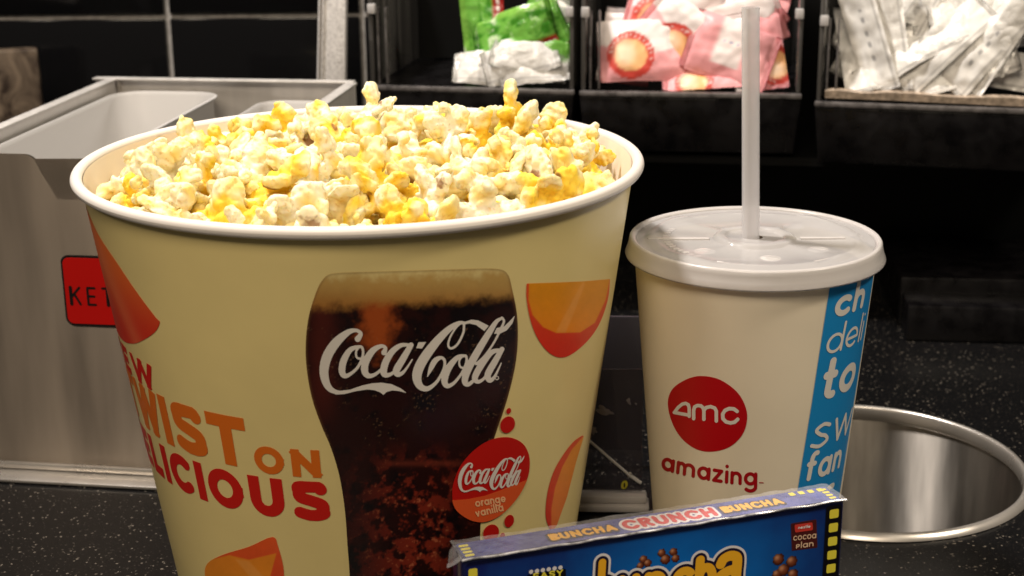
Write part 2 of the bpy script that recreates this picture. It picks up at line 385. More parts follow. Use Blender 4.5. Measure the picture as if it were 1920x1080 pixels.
PAPER = (.83, .685, .30, 1)
M_paper = mat('cream_yellow_paper', PAPER, .40, nz=(26, .05), coat=.35, coatr=.22, bump=(22, .10, .004))
M_inner = mat('white_board', (.86, .77, .64, 1), .6)
M_rim = mat('rolled_paper_rim', (.86, .81, .76, 1), .42, coat=.2, coatr=.2, bump=(300, .05, .0006))
M_print = mat('printed_picture', rough=.36, vcol=True, coat=.15, coatr=.25)
def flat(name, rgb, k=1.0, **kw): return mat(name, lin(rgb, k=k), kw.pop('rough', .4), **kw)
M_white = mat('white_print', (.78, .74, .68, 1), .4)
M_red = flat('red_print', (196, 26, 20)); M_redtxt = flat('red_lettering', (205, 32, 22)); M_orange = flat('orange_lettering', (222, 112, 30))
M_cup = mat('white_cup_paper', (.85, .76, .59, 1), .6, nz=(30, .04), spec=.3)
M_blue = flat('sky_blue_print', (28, 138, 206)); M_amc = flat('deep_red_print', (188, 12, 22))
M_lid = mat('translucent_lid', (.84, .81, .80, 1), .2, trans=.3, sss=0, alpha=.8, ior=1.35)
M_lidp = mat('thin_lid_plastic', (.66, .645, .65, 1), .2, alpha=.62, ior=1.4, spec=.6)
M_straw = mat('translucent_straw', (.84, .83, .86, 1), .22, trans=.2, ior=1.3, alpha=.5)

# ------------------------------------------------------------------ the setting
SX, SY, SR = .1785, .733, .0815
def build_counter():
    n = 120; x0, x1, y0, y1 = -1.2, 1.2, .10, 1.28; V = []; Fc = []
    T = np.linspace(0, 2*math.pi, n, endpoint=False)
    for t in T: V.append((SX+SR*math.cos(t), SY+SR*math.sin(t), 0))
    for t in T:
        c, s = math.cos(t), math.sin(t); k = min(((x1-SX) if c > 0 else (x0-SX))/c if abs(c) > 1e-9 else 1e9, ((y1-SY) if s > 0 else (y0-SY))/s if abs(s) > 1e-9 else 1e9)
        V.append((SX+k*c, SY+k*s, 0))
    for i in range(n): Fc.append((i, n+i, n+(i+1) % n, (i+1) % n))
    # corner fill
    V += [(x0, y0, 0), (x1, y0, 0), (x1, y1, 0), (x0, y1, 0)]
    def near(cx, cy):
        for i in range(n):
            a, b = V[n+i], V[n+(i+1) % n]
            if abs(a[0]-b[0]) > 1e-6 and abs(a[1]-b[1]) > 1e-6 and math.hypot(a[0]-cx, a[1]-cy) < .4 and (abs(a[0]-cx) < 1e-6 or abs(a[1]-cy) < 1e-6) and (abs(b[0]-cx) < 1e-6 or abs(b[1]-cy) < 1e-6): return i
    for k, (cx, cy) in enumerate(((x0, y0), (x1, y0), (x1, y1), (x0, y1))):
        i = near(cx, cy)
        if i is not None: Fc.append((n+i, 2*n+k, n+(i+1) % n))
    for z in (-.03,):
        k = len(V); V.extend([(v[0], v[1], z) for v in V[:n]])
        for i in range(n): Fc.append((i, (i+1) % n, k+(i+1) % n, k+i))
    return add('counter', V, Fc, M_counter, smooth=False)
setp(build_counter(), kind='structure')
# wall behind: grout slab with tiles standing proud of it
wall = MB().box(ident, -1.3, 1.3, 1.204, 1.26, -.1, 1.2).build('wall', M_grout); setp(wall, kind='structure')
tl = MB()
for i in range(-9, 9):
    for j in range(0, 8):
        ax = -.2635+i*.15; az = .1768+(j-2)*.15
        if az < -.3: continue
        tl.box(ident, ax+.0019, ax+.1481, 1.200, 1.206, az+.0019, az+.1481, .0012)
t_ = tl.build('wall_tiles', M_tile); setp(t_, kind='structure')

# marbled block on the far left
o = MB().box(frame(-.379, 1.12, 0, .25), -.09, .036, 0, .018, 0, .1625, .002).build('stone_block', M_stone)
setp(o, 'brown and cream marbled stone block behind the steel bin at the far left', 'stone block')

# round steel waste chute
t = empty('waste_chute', (SX, SY, -.2)); setp(t, 'round brushed steel chute opening sunk in the speckled counter beside the drink cup', 'chute')
V, Fc = lathe([(SR-.0002, .0000), (SR-.0004, -.012), (SR-.0006, -.03), (SR-.001, -.20)], SX, SY, 128)
add('chute_wall', V, Fc, M_sink, t)
V, Fc = lathe([(SR+.0034, .0004), (SR+.0030, .0012), (SR+.0014, .0030), (SR+.0004, .0034), (SR-.0008, .0032), (SR-.0014, .0024), (SR-.0016, .0010), (SR-.0016, -.004), (SR-.0008, -.0050)], SX, SY, 128)
add('chute_rim', V, Fc, M_rimsteel, t)
V, Fc = lathe([(SR-.001, -.2), (.0005, -.205)], SX, SY, 64); add('chute_floor', V, Fc, M_dark, t)

# low black shelf strip at the back right of the counter
t = empty('counter_riser', (.36, .95, 0)); setp(t, 'low black riser with bright edges at the back right of the counter', 'riser')
MB().box(frame(.2505, .930, 0, -.11), 0, .30, 0, .03, .0006, .0238, .0012).build('front_step', M_black, t)
MB().box(frame(.2525, .960, 0, -.11), 0, .30, .0, .10, .0006, .0335, .001).build('top_step', M_black, t)

# ------------------------------------------------------------------ steel bin (left)
YA = math.radians(-8.5)
LBx, LBy = -.2465, .962; D_ = .220; W_ = .154; HZ = .168
_vx, _vy = -math.sin(YA), math.cos(YA)
fb = frame(LBx-_vx*D_, LBy-_vy*D_, 0, YA)          # origin: front left bottom corner, x right, y back
t = empty('steel_bin', fb(W_/2, D_/2, 0)); setp(t, 'open brushed steel condiment bin with a red sign, behind the popcorn bucket', 'bin')
th = .0016
def cut_panel():
    # front sheet with a rounded U notch; outline in (x,z)
    def arcp(cx, cz, r, a0, a1): return [(cx+r*math.cos(math.radians(a)), cz+r*math.sin(math.radians(a))) for a in np.linspace(a0, a1, 7)]
    P = [(-.012, 0), (W_, 0), (W_, HZ), (W_-.006, HZ)]+[(W_-.012, .146)]+[(.058, .146)]+arcp(.0425, HZ-.008, .008, 0, 90)+[(-.012, HZ)]
    n = len(P); V = [fb(x, 0, z) for x, z in P]+[fb(x, th, z) for x, z in P]
    bm = bmesh.new(); vs = [bm.verts.new(v) for v in V]; bm.faces.new(vs[:n]); bm.faces.new(vs[n:][::-1])
    for i in range(n): bm.faces.new((vs[i], vs[n+i], vs[n+(i+1) % n], vs[(i+1) % n]))
    bmesh.ops.triangulate(bm, faces=[f for f in bm.faces if len(f.verts) > 4]); bm.verts.index_update(); bm.faces.index_update()
    r = [v.co[:] for v in bm.verts], [[v.index for v in f.verts] for f in bm.faces]; bm.free(); return r
V, Fc = cut_panel(); add('front_panel', V, Fc, M_steel, t, smooth=False)
MB().box(fb, -.012, W_, D_-th, D_, 0, HZ).box(fb, -.012, W_, D_-.007, D_+.0002, HZ, HZ+.0012, .0004).build('back_panel', M_steel_in, t)
MB().box(fb, -.0004, th, th+.0003, D_-th-.0003, 0, HZ).box(fb, -.003, .004, .0, D_-.0075, HZ, HZ+.0011, .0004).build('side_panel', M_steel_in, t)
MB().box(fb, W_-th, W_+.0004, th+.0003, D_-th-.0003, 0, HZ).box(fb, W_-.004, W_+.003, .0, D_-.0075, HZ, HZ+.0011, .0004).build('side_panel', M_steel_in, t)
MB().box(fb, -.012, W_+.001, -.016, -.0003, .0005, .0022, .0006).box(fb, -.012, W_+.001, -.0035, -.0003, .0024, .0060, .001).build('base_flange', M_rimsteel, t)
MB().box(fb, .0015, W_-.002, .002, D_-.002, .05, .052).build('bin_floor', M_steel_in, t)
MB().box(fb, .0022, .0045, D_-.0032, D_-.0017, .052, HZ-.001).build('corner_weld', M_rimsteel, t)
# white plastic liners inside
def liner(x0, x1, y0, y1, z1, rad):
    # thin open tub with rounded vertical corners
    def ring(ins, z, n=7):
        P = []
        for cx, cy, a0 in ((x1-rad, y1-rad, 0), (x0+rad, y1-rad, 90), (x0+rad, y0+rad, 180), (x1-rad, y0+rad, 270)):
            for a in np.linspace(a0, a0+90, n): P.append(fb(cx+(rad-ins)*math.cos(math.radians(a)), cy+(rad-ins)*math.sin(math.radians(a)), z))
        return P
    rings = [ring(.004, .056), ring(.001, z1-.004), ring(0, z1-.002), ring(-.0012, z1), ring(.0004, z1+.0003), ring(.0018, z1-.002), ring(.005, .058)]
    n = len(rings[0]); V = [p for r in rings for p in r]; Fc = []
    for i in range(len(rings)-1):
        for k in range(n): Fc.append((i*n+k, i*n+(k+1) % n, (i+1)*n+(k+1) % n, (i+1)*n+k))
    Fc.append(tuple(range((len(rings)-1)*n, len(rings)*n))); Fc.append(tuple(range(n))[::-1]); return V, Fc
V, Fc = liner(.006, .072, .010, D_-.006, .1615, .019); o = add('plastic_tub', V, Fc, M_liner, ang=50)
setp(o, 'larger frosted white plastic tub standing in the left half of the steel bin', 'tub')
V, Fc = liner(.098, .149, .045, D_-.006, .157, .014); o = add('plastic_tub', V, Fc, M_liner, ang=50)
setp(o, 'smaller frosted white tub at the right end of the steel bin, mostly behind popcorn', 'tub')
# red sign
sg_px = [(113, 476), (300, 476)]
def on_front(x, y, off=0):
    d = ray_dirs([x], [y])[0]; nrm = np.array([_vx, _vy, 0]); p0 = np.array(fb(0, off, 0)); k = nrm@(p0-O)/(nrm@d); P = O+d*k
    q = P-np.array(fb(0, 0, 0)); return q@np.array([math.cos(YA), math.sin(YA), 0]), P[2]
ax, az1 = on_front(114, 477); bx_, az0 = on_front(127, 608)
ax = (ax+bx_)/2
def rrect(x0, x1, z0, z1, r, fld=None):
    P = []
    for cx, cy, a0 in ((x1-r, z1-r, 0), (x0+r, z1-r, 90), (x0+r, z0+r, 180), (x1-r, z0+r, 270)):
        for a in np.linspace(a0, a0+90, 6): P.append((cx+r*math.cos(math.radians(a)), cy+r*math.sin(math.radians(a))))
    return P
sgw = .092
sg = empty('sign_plate', (0, 0, 0)); sg.parent = t; sg.location = Vector(fb(ax+sgw/2, -.0012, az0))-Vector(t.location)
def plate(name, P, y0, y1, mt, par):
    n = len(P); V = [fb(x, y0, z) for x, z in P]+[fb(x, y1, z) for x, z in P]
    Fc = [tuple(range(n))[::-1], tuple(range(n, 2*n))]+[(i, n+i, n+(i+1) % n, (i+1) % n) for i in range(n)]
    return add(name, V, Fc, mt, par, smooth=False)
M_sgn = flat('sign_red', (205, 22, 18), rough=.3); M_ink = mat('black_ink', (.01, .01, .01, 1), .35)
plate('sign_border', rrect(ax, ax+sgw, az0, az1, .004), -.0012, -.0002, M_ink, sg)
plate('sign_face', rrect(ax+.0011, ax+sgw-.0011, az0+.0011, az1-.0011, .0032), -.0015, -.00125, M_sgn, sg)
lx, lz1 = on_front(131, 533); _, lz0 = on_front(137, 572); lh = lz1-lz0
S = []; u = lx
for ch in 'KETCHUP':
    w_, st = glyph(ch, .20); sx_ = lh*.74
    for P in st: S.append([(u+x*sx_, lz0+y*lh, .0017 if (len(P) == 2 and abs(P[0][0]-P[1][0]) < .01) else .0012) for x, y in P])
    u += w_*sx_+.0026
art('sign_lettering', f_stroke(S), (lx-.003, lz0-.003, ax+sgw-.004, lz1+.003), .00025, lambda x, z: np.array([fb(a, -.0017, b) for a, b in zip(x, z)]), M_ink, sg, flip=False)

# ------------------------------------------------------------------ bucket
BX, BY, BR, BH, Br = BK
bk = empty('popcorn_bucket', (BX, BY, 0)); setp(bk, 'large cream yellow paper popcorn bucket printed with a cola glass and orange wedges', 'bucket')
V, Fc = lathe([(Br-.002, 0), (Br, .0005)]+[(Br+(BR-Br)*z/BH, z) for z in np.linspace(.002, BH-.001, 24)], BX, BY, 220); add('bucket_wall', V, Fc, M_paper, bk)
V, Fc = lathe([(BR-.0012, BH-.001)]+[(Br-.0012+(BR-Br)*z/BH, z) for z in np.linspace(BH-.002, .006, 12)], BX, BY, 160); add('bucket_lining', V, Fc, M_inner, bk)
V, Fc = lathe([(Br, .006), (.001, .006)], BX, BY, 96); add('bucket_base', V, Fc, M_inner, bk)
bd = .0024; V, Fc = lathe([(BR+.0014+bd*1.0*math.cos(a), BH-.0012+bd*math.sin(a)) for a in np.linspace(0, 2*math.pi, 19)], BX, BY, 220); add('rolled_rim', V, Fc, M_rim, bk)
L1, L2, L3 = .00018, .00034, .0005
Z4 = lambda P: [(560+x/1.8, 480+y/1.8) for x, y in P]
Z6 = lambda P: [(820+x/3.375, 740+y/3.375) for x, y in P]
Z3 = lambda P: [(100+x/1.636, 420+y/1.636) for x, y in P]
# cola glass picture
gl = crom(Z4([(150, 56), (104, 62), (80, 82), (60, 120), (35, 200), (24, 290), (27, 380), (45, 480), (76, 570), (106, 640), (132, 720), (148, 800), (158, 880), (165, 980), (172, 1080), (176, 1250), (178, 1420)]), 5)
gr = crom(Z4([(600, 1420), (604, 1250), (608, 1080), (612, 980), (614, 900), (622, 800), (636, 700), (662, 608), (694, 515), (718, 430), (734, 350), (740, 270), (736, 190), (720, 110), (708, 66), (684, 46), (630, 42)]), 5)
glass_f = f_poly(np.concatenate([gl, gr]))
G = lambda *c: np.array(lin(*c)[:3])
def glass_col(X, Y):
    x = (X-560)*1.8; y = (Y-480)*1.8; n1 = vnoise(X, Y, 26, 1); n2 = vnoise(X, Y, 9, 2); n3 = vnoise(X, Y, 60, 3)
    fl = 175-.055*(x-80)+n1*14                                    # foam line
    c = np.tile(G(38, 13, 12), (len(x), 1)); c = mixc(c, G(16, 8, 11), sm(-.2, .6, n3+.2*np.sin(y/140)))
    c = mixc(c, G(168, 78, 30), sm(.22, .95, np.exp(-((x-268)/78)**2)*(1-sm(230, 440, y))+n1*.22)*.95)      # amber light through the top
    c = mixc(c, G(96, 36, 26), .55*np.exp(-((x-80)/48)**2)*(1-sm(420, 640, y)))
    ice = sm(.0, .6, n1+.18*n2+.22)*np.exp(-((x-400)/150)**2)*sm(600, 800, y)
    c = mixc(c, G(132, 44, 28), ice*.85)
    c = mixc(c, G(205, 120, 80), sm(.45, .8, n2)*ice*.5)
    band = np.exp(-((y-700)/10)**2)*sm(250, 330, x)*(1-sm(500, 620, x)); c = mixc(c, G(120, 50, 34), band*.5)
    fz = sm(.50, .7, n2)*sm(.3, .7, n3+.5)*(1-sm(150, 260, np.minimum(x-30, 99999)))*.0
    c = mixc(c, G(120, 80, 60), fz)
    foam = 1-sm(-22, 26, y-fl); fc = mixc(np.tile(G(196, 160, 92), (len(x), 1)), G(170, 118, 56), sm(80, 175, y)); c = mixc(c, fc, foam*(.94+.06*n1))
    top = 1-sm(48, 104, y+.03*(x-80)+n1*18); c = mixc(c, np.array(PAPER[:3])*.96, top*.95)
    edge = glass_f(X, Y); e = (1-sm(0, 6, -edge)); c = mixc(c, G(120, 84, 48), e*.45*(1-sm(520, 720, y)))
    dr = sm(.52, .62, vnoise(X, Y, 5, 9)); c = mixc(c, G(165, 125, 92), dr*.30*sm(.35, .7, n3+.3)*(y > 240)*(y < 640))
    return np.concatenate([np.clip(c, 0.002, 1), np.ones((len(x), 1))], 1)
gp = art('drink_picture', glass_f, (570, 495, 985, 1262), 1.8, px_cone(BK, L1), M_print, bk, glass_col)
gp['label'] = 'printed glass of dark cola with foam'
sc_ = 1/4.571
art('script_lettering', logo_field(580+90*sc_, 560+145*sc_, sc_, sc_), (594, 586, 972, 745), .9, px_cone(BK, L2), M_white, gp)
def ring_px(cx, cy, r, w_): return f_stroke([[(cx+r*math.cos(a), cy+r*math.sin(a), w_) for a in np.linspace(0, 6.2832, 14)]])
art('registered_mark', ring_px(580+1608*sc_, 560+680*sc_, 3.2, 1.6), (924, 700, 940, 716), .6, px_cone(BK, L2), M_white, gp)
# flavour badge
bd_P = crom(Z6([(95, 640), (102, 560), (150, 445), (240, 345), (340, 285), (445, 269), (530, 300), (575, 365), (585, 450), (565, 545), (505, 655), (410, 755), (310, 803), (220, 797), (140, 750), (104, 700)]), 5, True)
bl_f = f_poly(bd_P)
cut_P = Z6([(60, 662), (110, 668), (200, 660), (300, 640), (400, 605), (500, 565), (640, 510), (640, 900), (60, 900)])
bg = art('flavour_badge', bl_f, (840, 812, 1000, 985), 1.5, px_cone(BK, L2), M_red, bk)
bg['label'] = 'red and orange round flavour badge'
M_badge_or = flat('badge_orange', (228, 92, 44)); M_badge_tx = flat('badge_cream_text', (250, 190, 140))
art('badge_band', f_and(f_grow(bl_f, .3), f_poly(cut_P)), (840, 880, 1000, 985), 1.2, px_cone(BK, L3), M_badge_or, bg)
kx, ky = 124.2/1672, 74/677
art('script_lettering', logo_field(859.4, 857, kx, ky*.9, -.03), (852, 838, 992, 930), .55, px_cone(BK, L3), M_white, bg)
def px_word(s, t_, gap, x0, y0, x1, y1, hgt, slant=0):
    """baseline from (x0,y0) to (x1,y1) in the flat artwork plane"""
    Lw = word_len(s, t_, gap); k = math.hypot(x1-x0, y1-y0)/Lw; ux, uy = (x1-x0)/math.hypot(x1-x0, y1-y0), (y1-y0)/math.hypot(x1-x0, y1-y0)
    tf = lambda u, v: (x0+ux*u*k+uy*v*hgt+slant*v*hgt, y0+uy*u*k-ux*v*hgt)
    return word(s, t_, gap, tf, (k+hgt)/2)[0]
art('flavour_lettering', f_union(f_stroke(px_word('orange', .26, .12, 892, 951, 949, 941, 11)), f_stroke(px_word('vanilla', .26, .14, 893, 970, 945, 958, 11))), (886, 920, 956, 978), .5, px_cone(BK, L3+.00012), M_badge_tx, bg)
for (cx, cy, rx, ry) in ((452, 103, 15, 19), (445, 190, 46, 53), (455, 800, 30, 40), (340, 875, 50, 54), (413, 892, 15, 18)):
    P = [(820+(cx+rx*math.cos(a)+.25*ry*math.sin(a)*-1*.6)/3.375, 740+(cy+ry*math.sin(a))/3.375) for a in np.linspace(0, 2*math.pi, 28, endpoint=False)]
    xs = [p[0] for p in P]; ys = [p[1] for p in P]
    art('bubble_print', f_poly(P), (min(xs)-2, min(ys)-2, max(xs)+2, max(ys)+2), 1.1, px_cone(BK, L2), M_red, bk)
# orange wedges
def wedge_cols(inner, cin, cin2, rim, rim2, seg, dirx=0, diry=1):
    fi = f_poly(inner)
    def cf(X, Y):
        d = fi(X, Y); tt = sm(0, 1, (dirx*(X-X.min())/(np.ptp(X)+1e-9)+diry*(Y-Y.min())/(np.ptp(Y)+1e-9)))
        r = mixc(np.tile(G(*rim), (len(X), 1)), G(*rim2), tt); c = mixc(np.tile(G(*cin), (len(X), 1)), G(*cin2), tt)
        for sp in seg: c = mixc(c, G(244, 168, 84), (1-sm(-1.5, 2.5, f_poly(sp)(X, Y)))*.5)
        n = vnoise(X, Y, 30, 5)*.06
        o_ = mixc(c, r, sm(-1.2, 1.2, d))[0] if False else c+(r-c)*sm(-1.2, 1.2, d)[:, None]
        o_ = np.clip(o_*(1+n[:, None]), 0, 1); return np.concatenate([o_, np.ones((len(X), 1))], 1)
    return cf
WA = np.concatenate([np.array(Z4([(770, 93), (860, 90), (960, 86), (1051, 78)])), crom(Z4([(1051, 78), (1043, 150), (1012, 235), (962, 300), (900, 341), (850, 330), (808, 280), (782, 215), (769, 140), (770, 93)]), 5)])
WAi = np.array(Z4([(778, 88), (776, 150), (790, 200), (825, 240), (870, 260), (950, 258), (1000, 225), (1035, 150), (1052, 70)]))
art('orange_wedge_print', f_poly(WA), (980, 515, 1150, 675), 1.6, px_cone(BK, L1), M_print, bk,
    wedge_cols(WAi, (232, 150, 26), (246, 140, 30), (232, 84, 34), (222, 48, 30), [Z4([(965, 95), (960, 85), (870, 255), (900, 258), (925, 200)])]))
WB = np.concatenate([crom(Z6([(918, 258), (858, 302), (790, 392), (738, 485), (702, 600), (686, 720), (692, 800), (722, 868)]), 5), np.array(Z6([(755, 830), (820, 650), (880, 420), (928, 262)]))])
WBi = np.array(Z6([(935, 250), (850, 350), (790, 460), (745, 590), (722, 720), (722, 870), (790, 860), (960, 300)]))
art('orange_wedge_print', f_poly(WB), (1018, 810, 1098, 1002), 1.2, px_cone(BK, L1), M_print, bk, wedge_cols(WBi, (240, 150, 40), (236, 118, 50), (226, 70, 30), (214, 44, 24), []))
WC = crom(Z3([(472, 1042), (522, 1014), (600, 990), (672, 960), (690, 992), (705, 1050), (706, 1100), (690, 1160), (640, 1200), (560, 1190), (490, 1140), (466, 1085)]), 4, True)
WCi = np.array(Z3([(440, 1040), (540, 1016), (600, 1030), (684, 1010), (660, 1100), (600, 1150), (500, 1120), (440, 1100)]))
art('orange_wedge_print', f_poly(WC), (380, 1000, 540, 1160), 1.6, px_cone(BK, L1), M_print, bk, wedge_cols(WCi, (236, 140, 40), (240, 150, 40), (232, 92, 40), (226, 70, 36), [Z3([(560, 1030), (600, 1035), (660, 1100), (610, 1090)])]))
# left wedge in wrap coordinates (deg, mm)
WD = crom([(-70, 179), (-61.5, 172.9), (-53.8, 166.3), (-47.4, 157.3), (-41.6, 148.4), (-40.5, 147.0), (-43.3, 141.6), (-50, 135), (-56, 131), (-64.5, 128.4), (-74, 130), (-84, 140), (-88, 158), (-82, 174)], 4, True)
def wd_col(X, Y):
    c = mixc(np.tile(G(216, 52, 32), (len(X), 1)), G(236, 116, 50), sm(135, 172, Y)); c = mixc(c, G(240, 130, 84), np.exp(-((X+58+(Y-150)*.35)/4)**2)*.4)
    return np.concatenate([c, np.ones((len(X), 1))], 1)
art('orange_wedge_print', f_poly(WD), (-90, 124, -38, 182), .55, sh_cone(BK, L1), M_print, bk, wd_col)
# wrap-around lettering: each letter is fitted to its own span of degrees
def fit_letters(spec, z0, z1, t_, slope=0.0):
    S = []
    kz = z1-z0; rad = Br+(BR-Br)*(z0/1000)/BH; dpm = math.degrees(.001/rad)      # degrees per mm
    for ch, a0, a1 in spec:
        w_, st = glyph(ch, t_); sx = ((a1-a0)/dpm)/w_                            # mm per unit across
        for P in st: S.append([((a0/dpm+x*sx), z0+y*kz+slope*(a0/dpm+x*sx), t_*(kz*.6+sx*.4)) for x, y in P])
    xs = [p[0] for P in S for p in P]; fl = f_square(S, (z0, z1) if slope == 0 else None)
    return fl, (min(xs)-4, z0-5, max(xs)+4, z1+5), dpm
def letters(name, spec, z0, z1, t_, mt, slope=0.0):
    fl, box, dpm = fit_letters(spec, z0, z1, t_, slope); mp = sh_cone(BK, L1)
    return art(name, fl, box, .22, lambda x, y: mp(x*dpm, y), mt, bk, flip=False)
letters('word_print', [('N', -79, -69.5), ('E', -67.6, -61.8), ('W', -59.5, -47.9)], 114.2, 126.0, .24, M_redtxt)
letters('word_print', [('T', -74, -63.8), ('W', -62.8, -49.6), ('I', -48.4, -45.2), ('S', -43.6, -33.2), ('T', -32.2, -22)], 92.6, 114.0, .25, M_orange)
letters('word_print', [('O', -20.8, -13.8), ('N', -12.2, -5.6)], 91.6, 103.3, .26, M_orange)
letters('word_print', [('D', -79, -71), ('E', -69.2, -62.6), ('L', -61.2, -55), ('I', -53.4, -50.8), ('C', -49.6, -40.6), ('I', -39.2, -36.6), ('O', -35.2, -25.2), ('U', -23.4, -14.8), ('S', -12.8, -4.4)], 72.8, 89.9, .27, M_redtxt)

# ------------------------------------------------------------------ cup, lid, straw
CX, CY, CR, CH, Cr = CP
cu = empty('drink_cup', (CX, CY, 0)); setp(cu, 'cream paper soft drink cup with red round logo, blue stripe and a lidded top', 'cup')
V, Fc = lathe([(Cr-.002, 0.0002), (Cr, .0007)]+[(Cr+(CR-Cr)*z/CH, z) for z in np.linspace(.002, CH, 20)], CX, CY, 160); add('cup_wall', V, Fc, M_cup, cu)
V, Fc = lathe([(Cr-.001, .004), (.001, .004)], CX, CY, 64); add('cup_base', V, Fc, M_cup, cu)
amc_P = crom([(1252, 755), (1262, 728), (1290, 710), (1318, 705), (1350, 712), (1380, 733), (1396, 758), (1401, 785), (1392, 815), (1368, 838), (1335, 847), (1305, 842), (1278, 822), (1260, 792)], 5, True)
lg = art('round_logo', f_poly(amc_P), (1246, 699, 1407, 853), 1.6, px_cone(CP, L1), M_amc, cu)
Zc = lambda x, y: (1200+x/3.857, 680+y/3.857)
def zc(P, w_): return [Zc(x, y)+(w_/3.857,) for x, y in P]
S = [zc([(356, 388), (356, 330)]+[(350, 305), (330, 294), (305, 300), (275, 325), (248, 360), (300, 370), (345, 378)], 24),
     zc([(388, 405), (388, 345), (395, 320), (415, 310), (440, 312), (458, 328), (462, 350), (462, 410)], 25), zc([(462, 345), (478, 325), (510, 318), (540, 328), (552, 350), (552, 422)], 25),
     zc([(702, 352), (680, 335), (645, 332), (615, 345), (598, 372), (600, 405), (622, 428), (655, 436), (685, 430), (706, 410)], 26)]
art('logo_lettering', f_stroke(S), (1258, 750, 1392, 802), .6, px_cone(CP, L2), M_white, lg)
# 'amazing' rising along the cup: letters on a falling curve
def curve_word(s, t_, gap, pts, hgt, par, name, mt, K, off, box, h_):
    C = crom([p+(0,) for p in pts], 12)[:, :2]; d = np.r_[0, np.cumsum(np.hypot(*np.diff(C, axis=0).T))]; Lw = word_len(s, t_, gap); k = d[-1]/Lw
    def tf(u, v):
        q = np.clip(u*k, 0, d[-1]); x = np.interp(q, d, C[:, 0]); y = np.interp(q, d, C[:, 1]); e = .5
        tx = np.interp(min(q+2, d[-1]), d, C[:, 0])-np.interp(max(q-2, 0), d, C[:, 0]); ty = np.interp(min(q+2, d[-1]), d, C[:, 1])-np.interp(max(q-2, 0), d, C[:, 1]); n = math.hypot(tx, ty)
        return (x+ty/n*v*hgt*.35, y-v*hgt)
    S, _ = word(s, t_, gap, tf, (k+hgt)/2)
    return art(name, f_stroke(S), box, h_, px_cone(K, off), mt, par)
M_amz = flat('dark_red_lettering', (172, 18, 26))
curve_word('amazing', .25, .13, [(1239, 880), (1270, 889), (1320, 900), (1370, 908), (1420, 911)], 25, cu, 'word_print', M_amz, CP, L1, (1232, 845, 1428, 930), .7)
art('trademark_print', f_stroke([[(1424, 905, 2), (1431, 905.5, 2)]]), (1420, 901, 1435, 910), .6, px_cone(CP, L1), M_amz, cu)
# blue stripe in wrap coordinates
BS = np.array([(29.2, 146), (27.2, 143.6), (24, 93), (20.5, 52), (17.5, 8), (60, 8), (64, 52), (66, 93), (68, 146)])
bs = art('blue_stripe', f_poly(BS), (16, 6, 70, 148), .8, sh_cone(CP, L1), M_blue, cu, flip=False)
bs['label'] = 'blue stripe with white words'
def stripe_word(s, a0, z0, hgt, t_, sx, slope=0.0, z1=None):
    dpm = 1/.79; gap = .14
    tf = lambda u, v: (a0/dpm+u*sx+.10*v*hgt, z0+v*hgt+slope*u*sx)
    S, _ = word(s, t_, gap, tf, (sx+hgt)/2); xs = [p[0] for P in S for p in P]; ys = [p[1] for P in S for p in P]; mp = sh_cone(CP, L2)
    art('word_print', f_stroke(S), (min(xs)-3, max(min(ys)-3, 6), max(xs)+3, min(max(ys)+3, 146)), .2, lambda x, y: mp(x*dpm, y), M_white, bs, flip=False)
stripe_word('ch', 31.0, 130.2, 8.8, .27, 10.5)
stripe_word('deli', 28.5, 114.6, 8.6, .14, 9.5)
stripe_word('to', 28.0, 94.2, 12.4, .27, 13.5)
stripe_word('sw', 25.5, 72.4, 11.2, .13, 15)
stripe_word('fan', 24.0, 57.8, 9.2, .25, 9)
stripe_word('c', 22.5, 42.8, 9.5, .26, 10)
stripe_word('s', 41, 42.8, 9.5, .26, 10)

# lid
ld = empty('cup_lid', (CX, CY, .1455)); setp(ld, 'translucent white plastic lid pressed on the drink cup', 'lid')
prof = [(.0524, .1456), (.0542, .1450), (.0544, .1457), (.0535, .1480), (.0529, .1506), (.0527, .1522), (.0522, .1529), (.0514, .1531), (.0505, .1527), (.0496, .1518), (.0470, .1515), (.0455, .1516), (.0445, .1522), (.0415, .1523), (.0400, .1517), (.0300, .1516), (.0180, .1516), (.0172, .1520), (.0166, .1530), (.0155, .1535), (.0130, .1536), (.0122, .1532), (.0117, .1526), (.0100, .1525), (.0050, .1525), (.0034, .1525)]
rr = random.Random(5); T = 160; V = []; Fc = []
for r, z in prof:
    for k in range(T):
        a = 2*math.pi*k/T; dz = 0; x = r*math.cos(a); y = r*math.sin(a)
        if .016 < r < .045:
            dz += .0007*math.exp(-((a % (math.pi/2)-math.pi/4)/.16)**2)
            if .0405 < r < .0450: dz += .0004*(math.sin(a*3) > .2)
        V.append((CX+x, CY+y, z+dz))
ip = 9
def lid_faces(i0, i1): return [(i*T+k, i*T+(k+1) % T, (i+1)*T+(k+1) % T, (i+1)*T+k) for i in range(i0, i1) for k in range(T)]
lid_o = add('lid_rim', V[:(ip+1)*T], lid_faces(0, ip), M_lid, ld)
V2 = V[ip*T:]; lid_p = add('lid_panel', V2, [tuple(q-ip*T for q in f) for f in lid_faces(ip, len(prof)-1)], M_lidp, ld)
V3, F3 = lathe([(CR-.004, .1405), (.001, .1405)], CX, CY, 64); add('drink_surface', V3, F3, mat('dark_drink', (.02, .008, .005, 1), .1), cu)
md = lid_o.modifiers.new('thick', 'SOLIDIFY'); md.thickness = .0006; md.offset = -1
